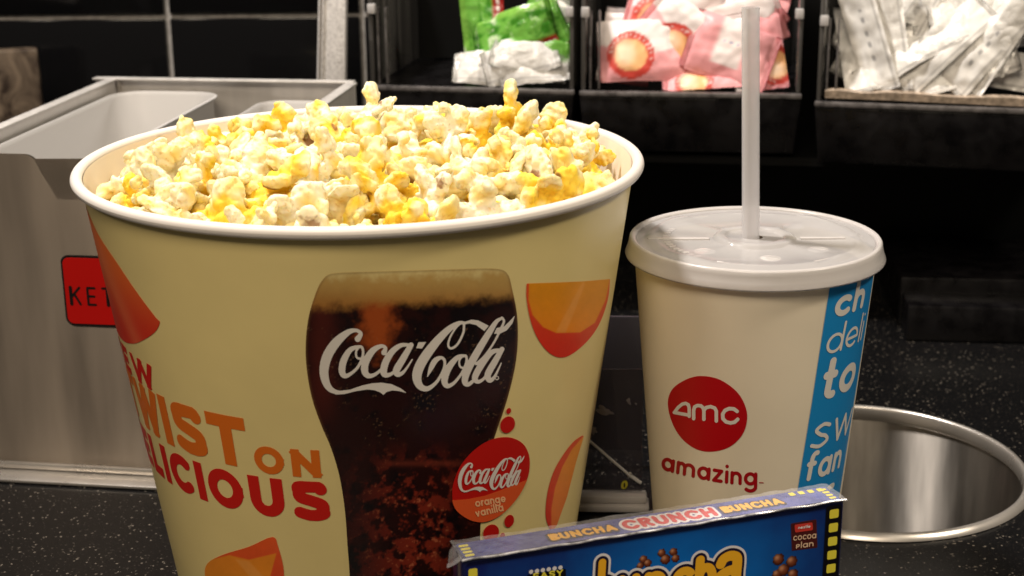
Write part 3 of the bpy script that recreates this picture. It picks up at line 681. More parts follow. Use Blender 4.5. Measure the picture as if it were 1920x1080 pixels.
# radial ridge, dimples and moulded marks
for a0, r0, r1, wd in ((-.02, .019, .038, .0024), (math.pi-.02, .019, .045, .0026)):
    MB().box(frame(CX, CY, 0, a0), r0, r1, -wd/2, wd/2, .1514, .1524, .0005).build('moulded_ridge', M_lid, ld)
for a in (-.6, -1.5, -2.5, .8):
    V, Fc = lathe([(.0001, .1522), (.0018, .15215), (.0036, .1518), (.0046, .1514)], CX+.029*math.cos(a), CY+.029*math.sin(a), 20)
    add('lid_dimple', V, Fc, M_lid, ld)
for k in range(14):
    a = math.radians(152+k*5.5); MB().box(frame(CX+.0372*math.cos(a), CY+.0372*math.sin(a), 0, a+math.pi/2), -.0012, .0010, -.0014, .0014, .1514, .15185+.00008*(k % 3), .0001).build('moulded_lettering', M_lid, ld)
for a0, a1, rad in ((-2.1, -1.6, .0400), (-1.1, -.7, .0400), (1.2, 1.65, .0415), (1.95, 2.4, .041)):
    MB().tube([(CX+rad*math.cos(a), CY+rad*math.sin(a), .1518) for a in np.linspace(a0, a1, 14)], .0004, 6).build('moulded_arc', M_lid, ld)
# straw
S0 = np.array([.1024, .629, .110]); S1 = np.array([.0974, .629, .2485]); sr = .0037
mb = MB(); P = [S0+(S1-S0)*k for k in np.linspace(0, 1, 14)]; mb.tube(P, sr, 28, cap=False); mb.tube(P[::-1], sr-.0004, 28, cap=False)
d = Vector(S1-S0).normalized(); a = d.orthogonal().normalized(); b = d.cross(a); V = []; n = 28
for rad in (sr, sr-.0004): V += [tuple(Vector(S1)+a*rad*math.cos(q)+b*rad*math.sin(q)) for q in np.linspace(0, 2*math.pi, n, endpoint=False)]
mb.raw(V, [(k, (k+1) % n, n+(k+1) % n, n+k) for k in range(n)])
o = mb.build('drinking_straw', M_straw); setp(o, 'translucent white drinking straw standing in the cup lid', 'straw')

# ------------------------------------------------------------------ popcorn
M_pop = mat('popped_corn', rough=.52, vcol=True, bump=(420, .22, .0012), sss=.38, sssr=(.0022, .0017, .0007), spec=.35)
def make_kernel(seed, butter, nl, vox=.042):
    R = random.Random(seed); bm = bmesh.new(); lobes = []
    def ball(c, r, sc=(1, 1, 1), rot=None):
        m4 = Matrix.Translation(c) @ (rot or Matrix.Identity(4)) @ Matrix.Diagonal((*[r*s for s in sc], 1))
        bmesh.ops.create_icosphere(bm, subdivisions=2, radius=1, matrix=m4)
    ball((0, 0, 0), .27)
    for i in range(nl):
        for _ in range(30):
            d = Vector((R.gauss(0, 1), R.gauss(0, 1), R.gauss(0, .9))).normalized()
            if all(d.dot(e) < .55 for e in lobes): break
        lobes.append(d); dist = R.uniform(.40, .66); r = R.uniform(.28, .42)
        rot = d.to_track_quat('Z', 'Y').to_matrix().to_4x4() @ Matrix.Rotation(R.uniform(0, 3.14), 4, 'Z')
        ball(d*dist, r, (R.uniform(.75, 1.2), R.uniform(.34, .66), R.uniform(1.05, 1.6)), rot)
        for _ in range(R.choice((0, 1, 1, 2))):                            # curled knobs at the petal's end
            e = (d+Vector((R.gauss(0, .45), R.gauss(0, .45), R.gauss(0, .45)))).normalized(); ball(e*(dist+r*R.uniform(.5, .95)), R.uniform(.15, .24), (1, R.uniform(.7, 1), 1))
    me = bpy.data.meshes.new('kernel_raw'); bm.to_mesh(me); bm.free(); ob = bpy.data.objects.new('kernel_raw', me); col.objects.link(ob)
    rm = ob.modifiers.new('r', 'REMESH'); rm.mode = 'VOXEL'; rm.voxel_size = vox
    s_ = ob.modifiers.new('s', 'SMOOTH'); s_.factor = .5; s_.iterations = 4
    dg = bpy.context.evaluated_depsgraph_get(); me2 = bpy.data.meshes.new_from_object(ob.evaluated_get(dg), depsgraph=dg)
    bpy.data.objects.remove(ob)
    bm = bmesh.new(); bm.from_mesh(me2); bm.verts.ensure_lookup_table(); seen = set(); comps = []     # drop loose crumbs
    for v0 in bm.verts:
        if v0.index in seen: continue
        st = [v0]; cmp_ = []; seen.add(v0.index)
        while st:
            q = st.pop(); cmp_.append(q)
            for e in q.link_edges:
                o2 = e.other_vert(q)
                if o2.index not in seen: seen.add(o2.index); st.append(o2)
        comps.append(cmp_)
    comps.sort(key=len)
    bmesh.ops.delete(bm, geom=[v for c_ in comps[:-1] for v in c_], context='VERTS'); bm.to_mesh(me2); bm.free()
    n = len(me2.vertices); co = np.zeros(n*3); me2.vertices.foreach_get('co', co); co = co.reshape(-1, 3)
    off = Vector((seed*3.7, seed*1.3, 0)); hull = Vector(lobes[0]*-.35+Vector((R.gauss(0, .2), R.gauss(0, .2), R.gauss(0, .2))))
    nr = np.zeros(n*3); me2.vertices.foreach_get('normal', nr); nr = nr.reshape(-1, 3)
    cream = np.array((.95, .87, .58)); pale = np.array((.95, .91, .78)); gold = np.array((.95, .68, .06)); deep = np.array((.90, .50, .02)); brown = np.array((.26, .10, .02))
    cols = np.ones((n, 4)); ns = []
    for i in range(n):
        v = Vector(co[i]); a = mnoise.noise(v*2.3+off); b = mnoise.noise(v*6+off); c = mnoise.noise(v*13+off)
        cr = (1-min(1, abs(mnoise.noise(v*3.6+off*1.7))*3.2))**2; co[i] += nr[i]*(b*.06+c*.012-cr*.04)
        rad = v.length; t = np.clip((.62-rad)/.42+cr*.45, 0, 1)                # creases towards the middle hold the butter
        bt = np.clip(butter*(.55+t*1.0)+a*1.1-.10+butter*.2, 0, 1)
        q = pale*(1-min(1, rad))+cream*min(1, rad) if butter < .5 else cream
        q = q*(1-bt)+gold*bt; q = q*(1-bt*t*.35)+deep*(bt*t*.35)
        hd = (v-hull).length; hb = np.clip((.215-hd+b*.12)/.05, 0, 1); q = q*(1-hb*.9)+brown*(hb*.9)
        if c > .47: q = q*.5+deep*.35
        hd2 = (v-Vector(lobes[-1]*.42+Vector((.1, -.05, .12)))).length; hb2 = np.clip((.15-hd2+c*.12)/.05, 0, 1) if seed % 2 else 0; q = q*(1-hb2*.8)+brown*(hb2*.8)
        cols[i, :3] = q
    sz = np.abs(co).max(); co /= sz
    me2.vertices.foreach_set('co', co.ravel())
    for a in list(me2.color_attributes): me2.color_attributes.remove(a)
    at = me2.color_attributes.new('Col', 'FLOAT_COLOR', 'POINT'); at.data.foreach_set('color', cols.astype(np.float32).ravel())
    me2.polygons.foreach_set('use_smooth', [True]*len(me2.polygons)); me2.materials.clear(); me2.materials.append(M_pop); me2.update(); me2.name = 'popcorn_kernel'
    return me2
K_cream = [make_kernel(s, .10+.09*(s % 3), 3+s % 3) for s in range(1, 13)]
K_gold = [make_kernel(s+40, .62+.12*(s % 3), 3+s % 3) for s in range(1, 11)]
PR = random.Random(77); RI = .1050; kpos = []
def heap(x, y):
    r = math.hypot(x, y)/RI
    return .1832+.0085*(1-r**2)+.002*x/RI+.0045*mnoise.noise((x*32, y*32, 2.2))
def scatter(nmax, mind, dz, tries=9000):
    out = []
    for _ in range(tries):
        a = PR.uniform(0, 6.283); r = (RI-.0075)*math.sqrt(PR.random()); x, y = r*math.cos(a), r*math.sin(a)
        if all((x-p[0])**2+(y-p[1])**2 > mind*mind for p in out): out.append((x, y, heap(x, y)+dz+PR.uniform(-.0022, .0026)))
        if len(out) >= nmax: break
    return out
top = scatter(118, .0156, -.0014); low = scatter(100, .0158, -.0125)
def put_kernel(x, y, z, size, me, golden, label=None, rot=None):
    o = bpy.data.objects.new('popcorn_kernel', me); col.objects.link(o); o.location = (BX+x, BY+y, z)
    o.rotation_euler = rot or (PR.uniform(0, 6.28), PR.uniform(0, 6.28), PR.uniform(0, 6.28)); o.scale = (size,)*3
    R3 = o.rotation_euler.to_matrix(); vv = np.array([(R3 @ vtx.co)[:] for vtx in me.vertices])*size+np.array((x, y, z))
    for _ in range(3):                                            # keep the whole kernel inside the paper wall
        rad = np.hypot(vv[:, 0], vv[:, 1]); lim = Br-.0024+(BR-Br)*vv[:, 2]/BH+np.where(vv[:, 2] > BH+.001, .02, 0); k = int(np.argmax(rad-lim)); ov = (rad-lim)[k]
        if ov <= 0: break
        d2 = vv[k, :2]/rad[k]*ov; vv[:, :2] -= d2; x -= d2[0]; y -= d2[1]
    o.location = (BX+x, BY+y, z)
    if label: setp(o, label, 'popcorn')
    elif golden: setp(o, 'golden yellow buttery popped kernel in the heap filling the bucket', 'popcorn', 'golden popped kernels heaped in the bucket')
    else: setp(o, 'pale cream popped kernel in the heap filling the bucket', 'popcorn', 'pale popped kernels heaped in the bucket')
    return o
for i, (x, y, z) in enumerate(top+low):
    g = PR.random() < (.46 if i < len(top) else .8)
    me = PR.choice(K_gold if g else K_cream); s_ = PR.uniform(.0128, .0178); rin = Br-.0022+(BR-Br)*z/BH-math.hypot(x, y)
    if rin < s_*.92:
        k_ = 1-(s_*.92-rin)/math.hypot(x, y); x, y = x*k_, y*k_
    put_kernel(x, y, z, s_, me, g)
put_kernel(.060, .045, .1990, .0150, K_gold[7], True, 'golden kernel perched highest at the right back of the popcorn heap')
put_kernel(.068, .026, .1925, .0140, K_gold[5], True, 'golden kernel directly below the highest one at the right back of the heap')
put_kernel(.0005, .042, .2010, .0155, K_cream[8], False, 'pale kernel sticking up highest on the back of the heap, left of centre')
put_kernel(-.017, .038, .1990, .0150, K_cream[10], False, 'pale pointed kernel standing just left of the highest pale one')
put_kernel(.036, .000, .1985, .0135, K_cream[5], False, 'large rounded pale kernel standing out in the middle right of the heap')
# what lies beneath the counted kernels
V = []; Fc = []; C_ = []; RI = .094; vox = [make_kernel(90+k, .6, 5, .10) for k in range(3)]
for k, (x, y, z) in enumerate(scatter(170, .0125, -.019)):
    me = vox[k % 3]; E_ = Euler((PR.uniform(0, 6), PR.uniform(0, 6), PR.uniform(0, 6))).to_matrix(); n0 = len(V)
    for v in me.vertices: V.append(tuple(E_ @ (v.co*.0115)+Vector((BX+x, BY+y, z))))
    Fc += [tuple(i+n0 for i in p.vertices) for p in me.polygons]; C_.append(np.array([d_.color[:] for d_ in me.color_attributes['Col'].data]))
v2, f2 = lathe([(BR-.004, .166), (.06, .170), (.001, .173)], BX, BY, 60); n0 = len(V); V += v2; Fc += [tuple(i+n0 for i in q) for q in f2]; C_.append(np.tile((.7, .42, .06, 1), (len(v2), 1)))
o = add('popcorn_bed', V, Fc, M_pop, cols=np.concatenate(C_)); setp(o, 'lower layers of popcorn under the heaped kernels in the bucket', 'popcorn', kind='stuff')

# ------------------------------------------------------------------ candy box in front
P0 = np.array([-.0178, .4783]); P1 = np.array([.1222, .5238]); U = (P1-P0)/np.linalg.norm(P1-P0); CW = float(np.linalg.norm(P1-P0)); CZ = .080; CT = .0138
N_ = np.array([-U[1], U[0]])
yaw_c = math.atan2(U[1], U[0]); fc = frame(P0[0], P0[1], 0, yaw_c)
M_box = mat('navy_card', lin(16, 22, 70), .25, coat=.6, coatr=.12); M_boxp = mat('glossy_box_print', rough=.25, vcol=True, coat=.6, coatr=.10)
cb = empty('candy_box', fc(CW/2, CT/2, 0)); setp(cb, 'blue theatre box of chocolate candy wrapped in clear film, standing in front', 'candy box')
MB().box(fc, 0, CW, 0, CT, .0, CZ, .0009).build('carton', M_box, cb)
def fr_pt(x, y, off):           # picture position of the artwork -> place on the front panel, metres (along, up)
    n3 = np.array([N_[0], N_[1], 0]); p0 = np.array(fc(0, -off, 0)); d = ray_dirs([x], [y])[0]; P = O+d*(n3@(p0-O)/(n3@d)); q = P-np.array(fc(0, 0, 0)); return q[0]*U[0]+q[1]*U[1], P[2]
def tp_pt(x, y):
    d = ray_dirs([x], [y])[0]; P = O+d*((CZ-O[2])/d[2]); q = P-np.array(fc(0, 0, 0)); return q[0]*U[0]+q[1]*U[1], q[0]*N_[0]+q[1]*N_[1]
front = lambda off: (lambda x, z: np.array([fc(a, -off, b) for a, b in zip(x/1000, z/1000)]))
topm = lambda off: (lambda x, y: np.array([fc(a, b, CZ+off) for a, b in zip(x/1000, y/1000)]))
FR = lambda P: [tuple(1000*v for v in fr_pt(x, y, 0)) for x, y in P]
TP = lambda P: [tuple(1000*v for v in tp_pt(x, y)) for x, y in P]
mm = CW*1000
def face_col(X, Z):
    g = np.exp(-((X-mm*.56)/(mm*.30))**2)*np.exp(-((Z-48)/34)**2); n = vnoise(X, Z, 22, 4)*.12
    c = mixc(np.tile(G(20, 30, 96), (len(X), 1)), G(14, 108, 196), np.clip(g*1.25+n, 0, 1)); c = mixc(c, G(12, 12, 40), sm(CZ*1000-3.2, CZ*1000-2.2, Z)*.9)
    return np.concatenate([c, np.ones((len(X), 1))], 1)
rect = lambda x0, y0, x1, y1: f_poly([(x0, y0), (x1, y0), (x1, y1), (x0, y1)])
fp = art('front_print', rect(1.0, 1.2, mm-1, CZ*1000-1.0), (0, 0, mm, CZ*1000), 1.0, front(.0002), M_boxp, cb, face_col, flip=False)
M_film = flat('film_black', (14, 12, 18), rough=.3, coat=.4); M_yel = flat('film_yellow', (228, 216, 70), rough=.35); M_choc = mat('chocolate_print', rough=.4, vcol=True)
art('film_strip', rect(mm-7.6, 1.2, mm-1.0, CZ*1000-1.2), (mm-9, 0, mm, CZ*1000), 1.0, front(.00035), M_film, fp, flip=False)
sq = []
for k in range(13):
    zc_ = CZ*1000-4.6-k*5.6
    sq.append(f_poly(rrect(mm-6.1, mm-2.3, zc_-1.8, zc_+1.8, .6)))
art('film_holes', f_union(*sq), (mm-7, 2, mm-1.5, CZ*1000-1.5), .35, front(.0005), M_yel, fp, flip=False)
art('film_holes', f_poly(rrect(1.8, 5.0, CZ*1000-6.6, CZ*1000-3.2, .6)), (0, 60, 7, 79), .35, front(.0005), M_yel, fp, flip=False)
# bouncy title lettering
M_tw = flat('title_white', (226, 222, 224), rough=.35); M_tk = flat('title_dark', (30, 22, 50), rough=.35); M_ty = flat('title_yellow', (236, 176, 40), rough=.35)
def title(off):
    S = []; ref = [('b', 1118, 1140, 60, 30), ('u', 1153, 1134, 56, 44), ('n', 1203, 1128, 56, 44), ('c', 1255, 1120, 56, 42), ('k', 1298, 1114, 56, 42), ('q', 1338, 1104, 62, 46)]
    for ch, x, y, hp, wp in ref:
        (a0, b0), (a1, b1), (a2, b2) = FR([(x, y), (x, y-hp), (x+wp, y)]); hh = b1-b0; w_, st = glyph(ch, .33); wx = (a2-a0)/w_
        for P in st: S.append([(a0+u*wx+.05*v*hh, b0+v*hh-.02*u*hh, .30*(hh+wx)/2+off*2) for u, v in P])
    return S
(ta, tb), = FR([(1060, 1170)]); (tc_, td), = FR([(1420, 1020)])
tbx = (ta-4, max(4, tb-12), tc_+6, min(td+8, CZ*1000-1.5))
art('title_outline', f_stroke(title(1.9)), tbx, .4, front(.00034), M_tw, fp, flip=False)
art('title_shadow', f_stroke(title(1.0)), tbx, .4, front(.00048), M_tk, fp, flip=False)
art('title_lettering', f_stroke(title(0)), tbx, .3, front(.00062), M_ty, fp, flip=False)
# chocolate clusters
def choc(name, blobs):
    Q = FR([(b[0], b[1]) for b in blobs]); rad = [b[2]*.178 for b in blobs]
    fl = lambda X, Y: np.minimum.reduce([np.hypot(X-q[0], Y-q[1])-r for q, r in zip(Q, rad)])+.25*np.sin(X*3)*np.sin(Y*3.4)
    def cf(X, Y):
        k = np.argmin([np.hypot(X-q[0], Y-q[1])-r for q, r in zip(Q, rad)], axis=0); qx = np.array([q[0] for q in Q])[k]; qy = np.array([q[1] for q in Q])[k]; r = np.array(rad)[k]
        h = np.exp(-(((X-qx+r*.3)**2+(Y-qy-r*.35)**2)/(r*.45)**2)); e = np.hypot(X-qx, Y-qy)/r
        c = mixc(np.tile(G(112, 52, 26), (len(X), 1)), G(52, 20, 12), sm(.4, 1, e)); c = mixc(c, G(214, 152, 112), h*.75); return np.concatenate([c, np.ones((len(X), 1))], 1)
    xs = [q[0] for q in Q]; ys = [q[1] for q in Q]
    art(name, fl, (min(xs)-5, min(ys)-5, max(xs)+5, min(max(ys)+5, CZ*1000-1.4)), .3, front(.0003), M_choc, fp, cf, flip=False)
choc('chocolate_print', [(1206, 1048, 9), (1214, 1055, 9), (1200, 1060, 8)]); choc('chocolate_print', [(1240, 1036, 9), (1247, 1048, 11), (1262, 1034, 9), (1266, 1046, 9)])
choc('chocolate_print', [(1459, 1048, 13), (1484, 1052, 13), (1468, 1068, 14), (1486, 1076, 12), (1456, 1076, 11)])
# small badge
M_bdg = flat('badge_brown', (74, 26, 26), rough=.35)
q = FR([(1482, 981), (1530, 973), (1532, 1026), (1484, 1032)]); art('maker_badge', f_poly(q), (q[0][0]-2, min(a[1] for a in q)-2, q[1][0]+2, max(a[1] for a in q)+2), .5, front(.0003), M_bdg, fp, flip=False)
q = FR([(1491, 985), (1520, 981), (1521, 991), (1492, 995)]); art('badge_mark', f_grow(f_poly(q), .5), (q[0][0]-3, min(a[1] for a in q)-3, q[1][0]+3, max(a[1] for a in q)+3), .35, front(.00045), flat('mark_red', (200, 60, 50), rough=.35), fp, flip=False)
M_cream = flat('badge_cream', (222, 190, 160), rough=.35)
def fword(s, x0, y0, x1, y1, hp, t_, mt, name, gap=.14, off=.0005, par=None):
    (a0, b0), (a1, b1), (a2, b2) = FR([(x0, y0), (x1, y1), (x0, y0-hp)]); hh = b2-b0; Lw = word_len(s, t_, gap); k = (a1-a0)/Lw
    S, _ = word(s, t_, gap, lambda u, v: (a0+u*k, b0+(b1-b0)*u/Lw+v*hh), (k+hh)/2)
    art(name, f_stroke(S), (a0-2, b0-3+min(0, b1-b0), a1+2, min(b0+hh*1.6+3, CZ*1000-1.2)), .18, front(off), mt, par or fp, flip=False)
fword('Cocoa', 1486, 1013, 1529, 1008, 9, .2, M_cream, 'badge_lettering'); fword('Plan', 1491, 1028, 1524, 1023, 8, .2, M_cream, 'badge_lettering')
fword('nestle', 1495, 991, 1518, 988, 4, .24, M_tw, 'badge_lettering', off=.0006)
q = FR([(990, 1080), (1058, 1068), (1058, 1110), (990, 1118)]); art('corner_badge', f_grow(f_poly(q), .5), (q[0][0]-3, min(a[1] for a in q)-3, q[1][0]+3, max(a[1] for a in q)+3), .4, front(.0003), M_film, fp, flip=False)
fword('EASY', 999, 1086, 1055, 1078, 12, .2, M_yel, 'badge_lettering')
dots = FR([(995+11*k, 1071-1.6*k) for k in range(6)])
art('badge_dots', lambda X, Y: np.minimum.reduce([np.hypot(X-a, Y-b)-.8 for a, b in dots]), (dots[0][0]-2, min(b for a, b in dots)-2, dots[-1][0]+2, max(b for a, b in dots)+2), .25, front(.0005), M_tw, fp, flip=False)
# top panel
def top_col(X, Y):  # blue lightened so the colour carries the sheen reflected by the film
    n = vnoise(X, Y, 9, 8); c = mixc(np.tile(G(74, 84, 164), (len(X), 1)), G(44, 56, 138), sm(-.3, .4, n)); return np.concatenate([c, np.ones((len(X), 1))], 1)
tw = CT*1000
tpn = art('top_print', rect(1, 1, mm-1, tw-1), (0, 0, mm, tw), 1.0, topm(.0002), M_boxp, cb, top_col, flip=False)
def tword(s, x0, x1, y0, y1, t_, mt, off, grow=0, gap=.12, name='top_lettering'):
    Lw = word_len(s, t_, gap); k = (x1-x0)/Lw; hh = y1-y0
    S, _ = word(s, t_, gap, lambda u, v: (x0+u*k, y0+v*hh), (k+hh)/2); art(name, f_grow(f_stroke(S), grow), (x0-3, max(1.2, y0-3), x1+3, min(y1+4, tw-1.2)), .28, topm(off), mt, tpn, flip=False)
xa = TP([(1030, 1010)])[0][0]; xb = TP([(1150, 985)])[0][0]; xc = TP([(1165, 985)])[0][0]; xd = TP([(1340, 960)])[0][0]; xe = TP([(1355, 960)])[0][0]; xf = TP([(1465, 940)])[0][0]
M_tred = flat('top_red', (206, 40, 40), rough=.35)
tword('BUNCHA', xa, xb, 3.6, 8.8, .26, M_tk, .00032, .8); tword('BUNCHA', xa, xb, 3.6, 8.8, .26, M_ty, .00046)
tword('CRUNCH', xc, xd, 2.8, 10.2, .26, M_tw, .00032, 1.1); tword('CRUNCH', xc, xd, 2.8, 10.2, .26, M_tred, .00046)
tword('BUNCHA', xe, xf, 3.8, 9.2, .26, M_tk, .00032, .8); tword('BUNCHA', xe, xf, 3.8, 9.2, .26, M_ty, .00046)
sq = [f_poly(rrect(mm-4.6, mm-1.9, 2.0+2.5*k, 3.6+2.5*k, .4)) for k in range(4)]+[f_poly(rrect(mm-14+0*k, mm-10.0, 2.2+3.1*k, 4.2+3.1*k, .4)) for k in range(0)]
sq += [f_poly(rrect(mm-5.5-3.9*k, mm-3.2-3.9*k, tw-4.6, tw-2.0, .4)) for k in range(4)]+[f_poly(rrect(1.6, 5.0, 2.0+2.5*k, 3.6+2.5*k, .4)) for k in range(4)]
art('film_holes', f_union(*sq), (1, 1.2, mm-1.2, tw-1.2), .35, topm(.00036), M_yel, tpn, flip=False)
# clear film wrapper: crumpled fins and a skin
M_film_c = mat('clear_wrap', (.80, .80, .84, 1), .10, trans=.0, alpha=.20, spec=1.0, bump=(190, .7, .003))
def wrap_sheet(name, f, nx, ny, amp, seed):
    V = []; Fc = []
    for j in range(ny+1):
        for i in range(nx+1):
            p = Vector(f(i/nx, j/ny)); n = mnoise.noise(p*170+Vector((seed, 0, 0)))*amp; n2 = mnoise.noise(p*420+Vector((seed, 0, 0)))*amp*.4
            V.append((p.x, p.y+(n+n2)*.5, p.z+n+n2))
    for j in range(ny):
        for i in range(nx): a = j*(nx+1)+i; Fc.append((a, a+1, a+nx+2, a+nx+1))
    return add(name, V, Fc, M_film_c, cb)
wrap_sheet('film_wrap', lambda u, v: fc(-.0006+u*(CW+.0010), -.0007+v*(CT+.0010), CZ+.0009), 150, 18, .00045, 1)
wrap_sheet('film_wrap_fold', lambda u, v: fc(-.0004-.0055*v*(1-.75*u), -.0006+u*(CT*.8), CZ+.0010-.0022*v+.0006*math.sin(u*9)), 12, 10, .0008, 4)
mb = MB()
mb.tube([fc(CW*k, -.0008+.0002*math.sin(k*40), CZ+.0006+.00015*math.sin(k*61)) for k in np.linspace(-.004, 1.004, 90)], .00042, 6); mb.build('film_edge_highlight', mat('wrap_highlight_white', (.75, .75, .80, 1), .15, spec=.9, alpha=.8, nz=(220, .8)), cb)  # whitish bead put in as the highlight along the film's front edge

# ------------------------------------------------------------------ clear acrylic holder between bucket and cup
fa = frame(.006, .690, 0, -.05)
ac = empty('acrylic_holder', fa(.03, .03, 0)); setp(ac, 'clear acrylic holder with white base between the bucket and the cup', 'holder')
M_acr = mat('smoky_acrylic', (.10, .085, .10, 1), .05, trans=.0, alpha=.38, spec=.7); M_wb = mat('white_acrylic_base', (.72, .68, .66, 1), .25)
M_edge = mat('acrylic_highlight_white', (.92, .90, .88, 1), .12, spec=.9)  # near-white base colour stands for the highlight along the acrylic edge
AX1 = .0595
MB().box(fa, -.012, AX1, -.006, .006, .0006, .0040, .001).box(fa, -.012, AX1-.001, -.0035, .006, .0041, .0078, .0012).build('holder_base', M_wb, ac)
MB().box(fa, -.012, AX1-.0035, .000, .0018, .0095, .072, .0004).build('front_pane', M_acr, ac)
MB().box(fa, -.012, AX1-.002, .050, .052, .0095, .082, .0004).build('back_pane', mat('dark_smoked_pane', (.05, .045, .055, 1), .09), ac)
mb = MB(); mb.tube([fa(.026, -.0008, .040), fa(.049, -.0008, .0190)], .0007, 8); mb.tube([fa(.049, -.0008, .0190), fa(AX1-.004, -.0008, .0142)], .0009, 8); mb.build('diagonal_brace', M_edge, ac)
V, Fc = lathe([(.0001, 0), (.0012, .0004), (.0016, .0002), (.0018, -.0004)], 0, 0, 16); V = [fa(.0500+v[0]*.7, -.0012-v[2], .0185+v[1]*.8) for v in V]; add('bolt_head', V, Fc, M_rimsteel, ac)
P = [(.0475+.0016*math.cos(a)+.0004*math.sin(a), .0132+.0023*math.sin(a)) for a in np.linspace(0, 6.283, 20, endpoint=False)]
V = [fa(x, -.0010, z) for x, z in P]; add('oval_sticker', V, [tuple(range(20))], M_yel, ac, smooth=False)
MB().tube([fa(.0475, -.0013, .0122), fa(.0475, -.0013, .0142)], .0004, 6).build('sticker_mark', M_ink, ac)
def splat(name, cx, cz, sx, sz, seed):
    P = []
    for a in np.linspace(0, 6.283, 26, endpoint=False):
        k = 1+.8*mnoise.noise((math.cos(a)*1.4+seed, math.sin(a)*1.4, seed)); P.append((cx+sx*k*math.cos(a)+.5*sx*k*math.sin(a)*-.6, cz+sz*k*math.sin(a)))
    V = [fa(x, -.0006, z) for x, z in P]+[fa(cx, -.0009, cz)]; Fc = [(i, (i+1) % 26, 26) for i in range(26)]; add(name, V, Fc, mat('dull_white_scrap', (.34, .30, .31, 1), .35), ac, smooth=False)
splat('scrap', .0375, .0515, .0036, .0021, 1.3); splat('scrap', .0492, .0562, .0009, .0014, 4.2); splat('scrap', .0322, .0415, .0018, .0020, 8.8); splat('scrap', .0525, .0550, .0006, .0006, 3.1)

# ------------------------------------------------------------------ condiment rack
rk = empty('condiment_rack', (.1, 1.05, 0)); setp(rk, 'black counter rack carrying the packet bins, with a slanted silver side bar', 'rack')
fk = frame(-.0926, 1.004, 0, math.radians(-9.8))
MB().box(fk, -.012, .47, .004, .16, .108, .1135).build('rack_shelf', M_dark, rk)
MB().box(fk, -.012, .47, .140, .146, .0005, .40).build('rack_back', M_dark, rk)
MB().box(fk, -.0125, -.008, .002, .138, .0005, .107).build('rack_side', M_dark, rk)
M_bar = mat('silver_speckled_bar', (.78, .76, .75, 1), .4, .2, nz=(500, .25), rvar=.12, bump=(600, .3, .0008))
mb = MB(); P_ = lambda x, z, y: np.array([x, y, z])
b0 = (-.1330, .150); b1 = (-.1195, .26)
mb.hexa([(b0[0], 1.006, b0[1]-.09), (b0[0]+.0205, 1.002, b0[1]-.09), (b0[0]+.0205, 1.016, b0[1]-.09), (b0[0], 1.020, b0[1]-.09), (b1[0]+.0, 1.006, b1[1]), (b1[0]+.0175, 1.002, b1[1]), (b1[0]+.0175, 1.016, b1[1]), (b1[0], 1.020, b1[1])], .0012)
mb.build('side_bar', M_bar, rk)
MB().tube([(b0[0]+.0030, 1.0035, b0[1]-.08), (b1[0]+.0022, 1.0035, b1[1])], .0008, 8).build('bar_edge', M_rimsteel, rk)
M_clip = mat('clear_clip', (.7, .68, .68, 1), .12, trans=.3, spec=.8)
M_wallc = mat('glossy_smoked_wall', (.11, .105, .10, 1), .08, spec=.9, nz=((170, 170, 3), .85))  # vertical bands in the colour imitate reflections in the glossy wall
def make_bin(ox, oy, z, yaw, W, label):
    f = frame(ox, oy, 0, yaw); t = empty('condiment_bin', f(W/2, .06, z-.04)); setp(t, label, 'bin', 'packet bins side by side on the rack')
    tp = .0035
    mb = MB(); mb.hexa([f(tp, .0015, z-.0385), f(W-tp, .0015, z-.0385), f(W-tp, .12, z-.0385), f(tp, .12, z-.0385), f(0, 0, z-.0035), f(W, 0, z-.0035), f(W, .125, z-.0035), f(0, .125, z-.0035)], .0012)
    mb.build('bin_body', M_black, t)
    MB().box(f, .0, W, -.0008, .004, z-.0032, z, .0008).build('front_lip', M_lip, t)
    MB().box(f, .0005, W-.0005, .0045, .125, z-.0032, z-.001).build('bin_bed', M_black, t)
    MB().box(f, .0008, .0034, .003, .122, z+.0004, z+.075, .0004).build('side_wall', M_wallc, t)
    MB().box(f, W-.0034, W-.0008, .003, .122, z+.0004, z+.075, .0004).build('side_wall', M_wallc, t)
    MB().box(f, .004, W-.004, .118, .121, z+.0004, z+.09).build('back_wall', M_dark, t)
    for x in (.0008, W-.0060): MB().box(f, x, x+.0052, .0008, .006, z+.046, z+.0525, .0008).build('corner_clip', M_clip, t)
    for x in (.0060, .0115): MB().box(f, x, x+.0011, .004, .010, z+.0004, z+.05, .0003).build('divider_rib', M_lip, t)
    return f
f1 = make_bin(-.0926, 1.004, .155, math.radians(-11.5), .136, 'left bin on the rack, holding green and white packets')
f2_ = make_bin(.0440, .9745, .155, math.radians(-8.2), .139, 'middle bin on the rack, holding pink sweetener packets')
f3 = make_bin(.1880, .9460, .152, math.radians(-15.5), .142, 'right bin on the rack, crammed with white paper packets')
BW = .137
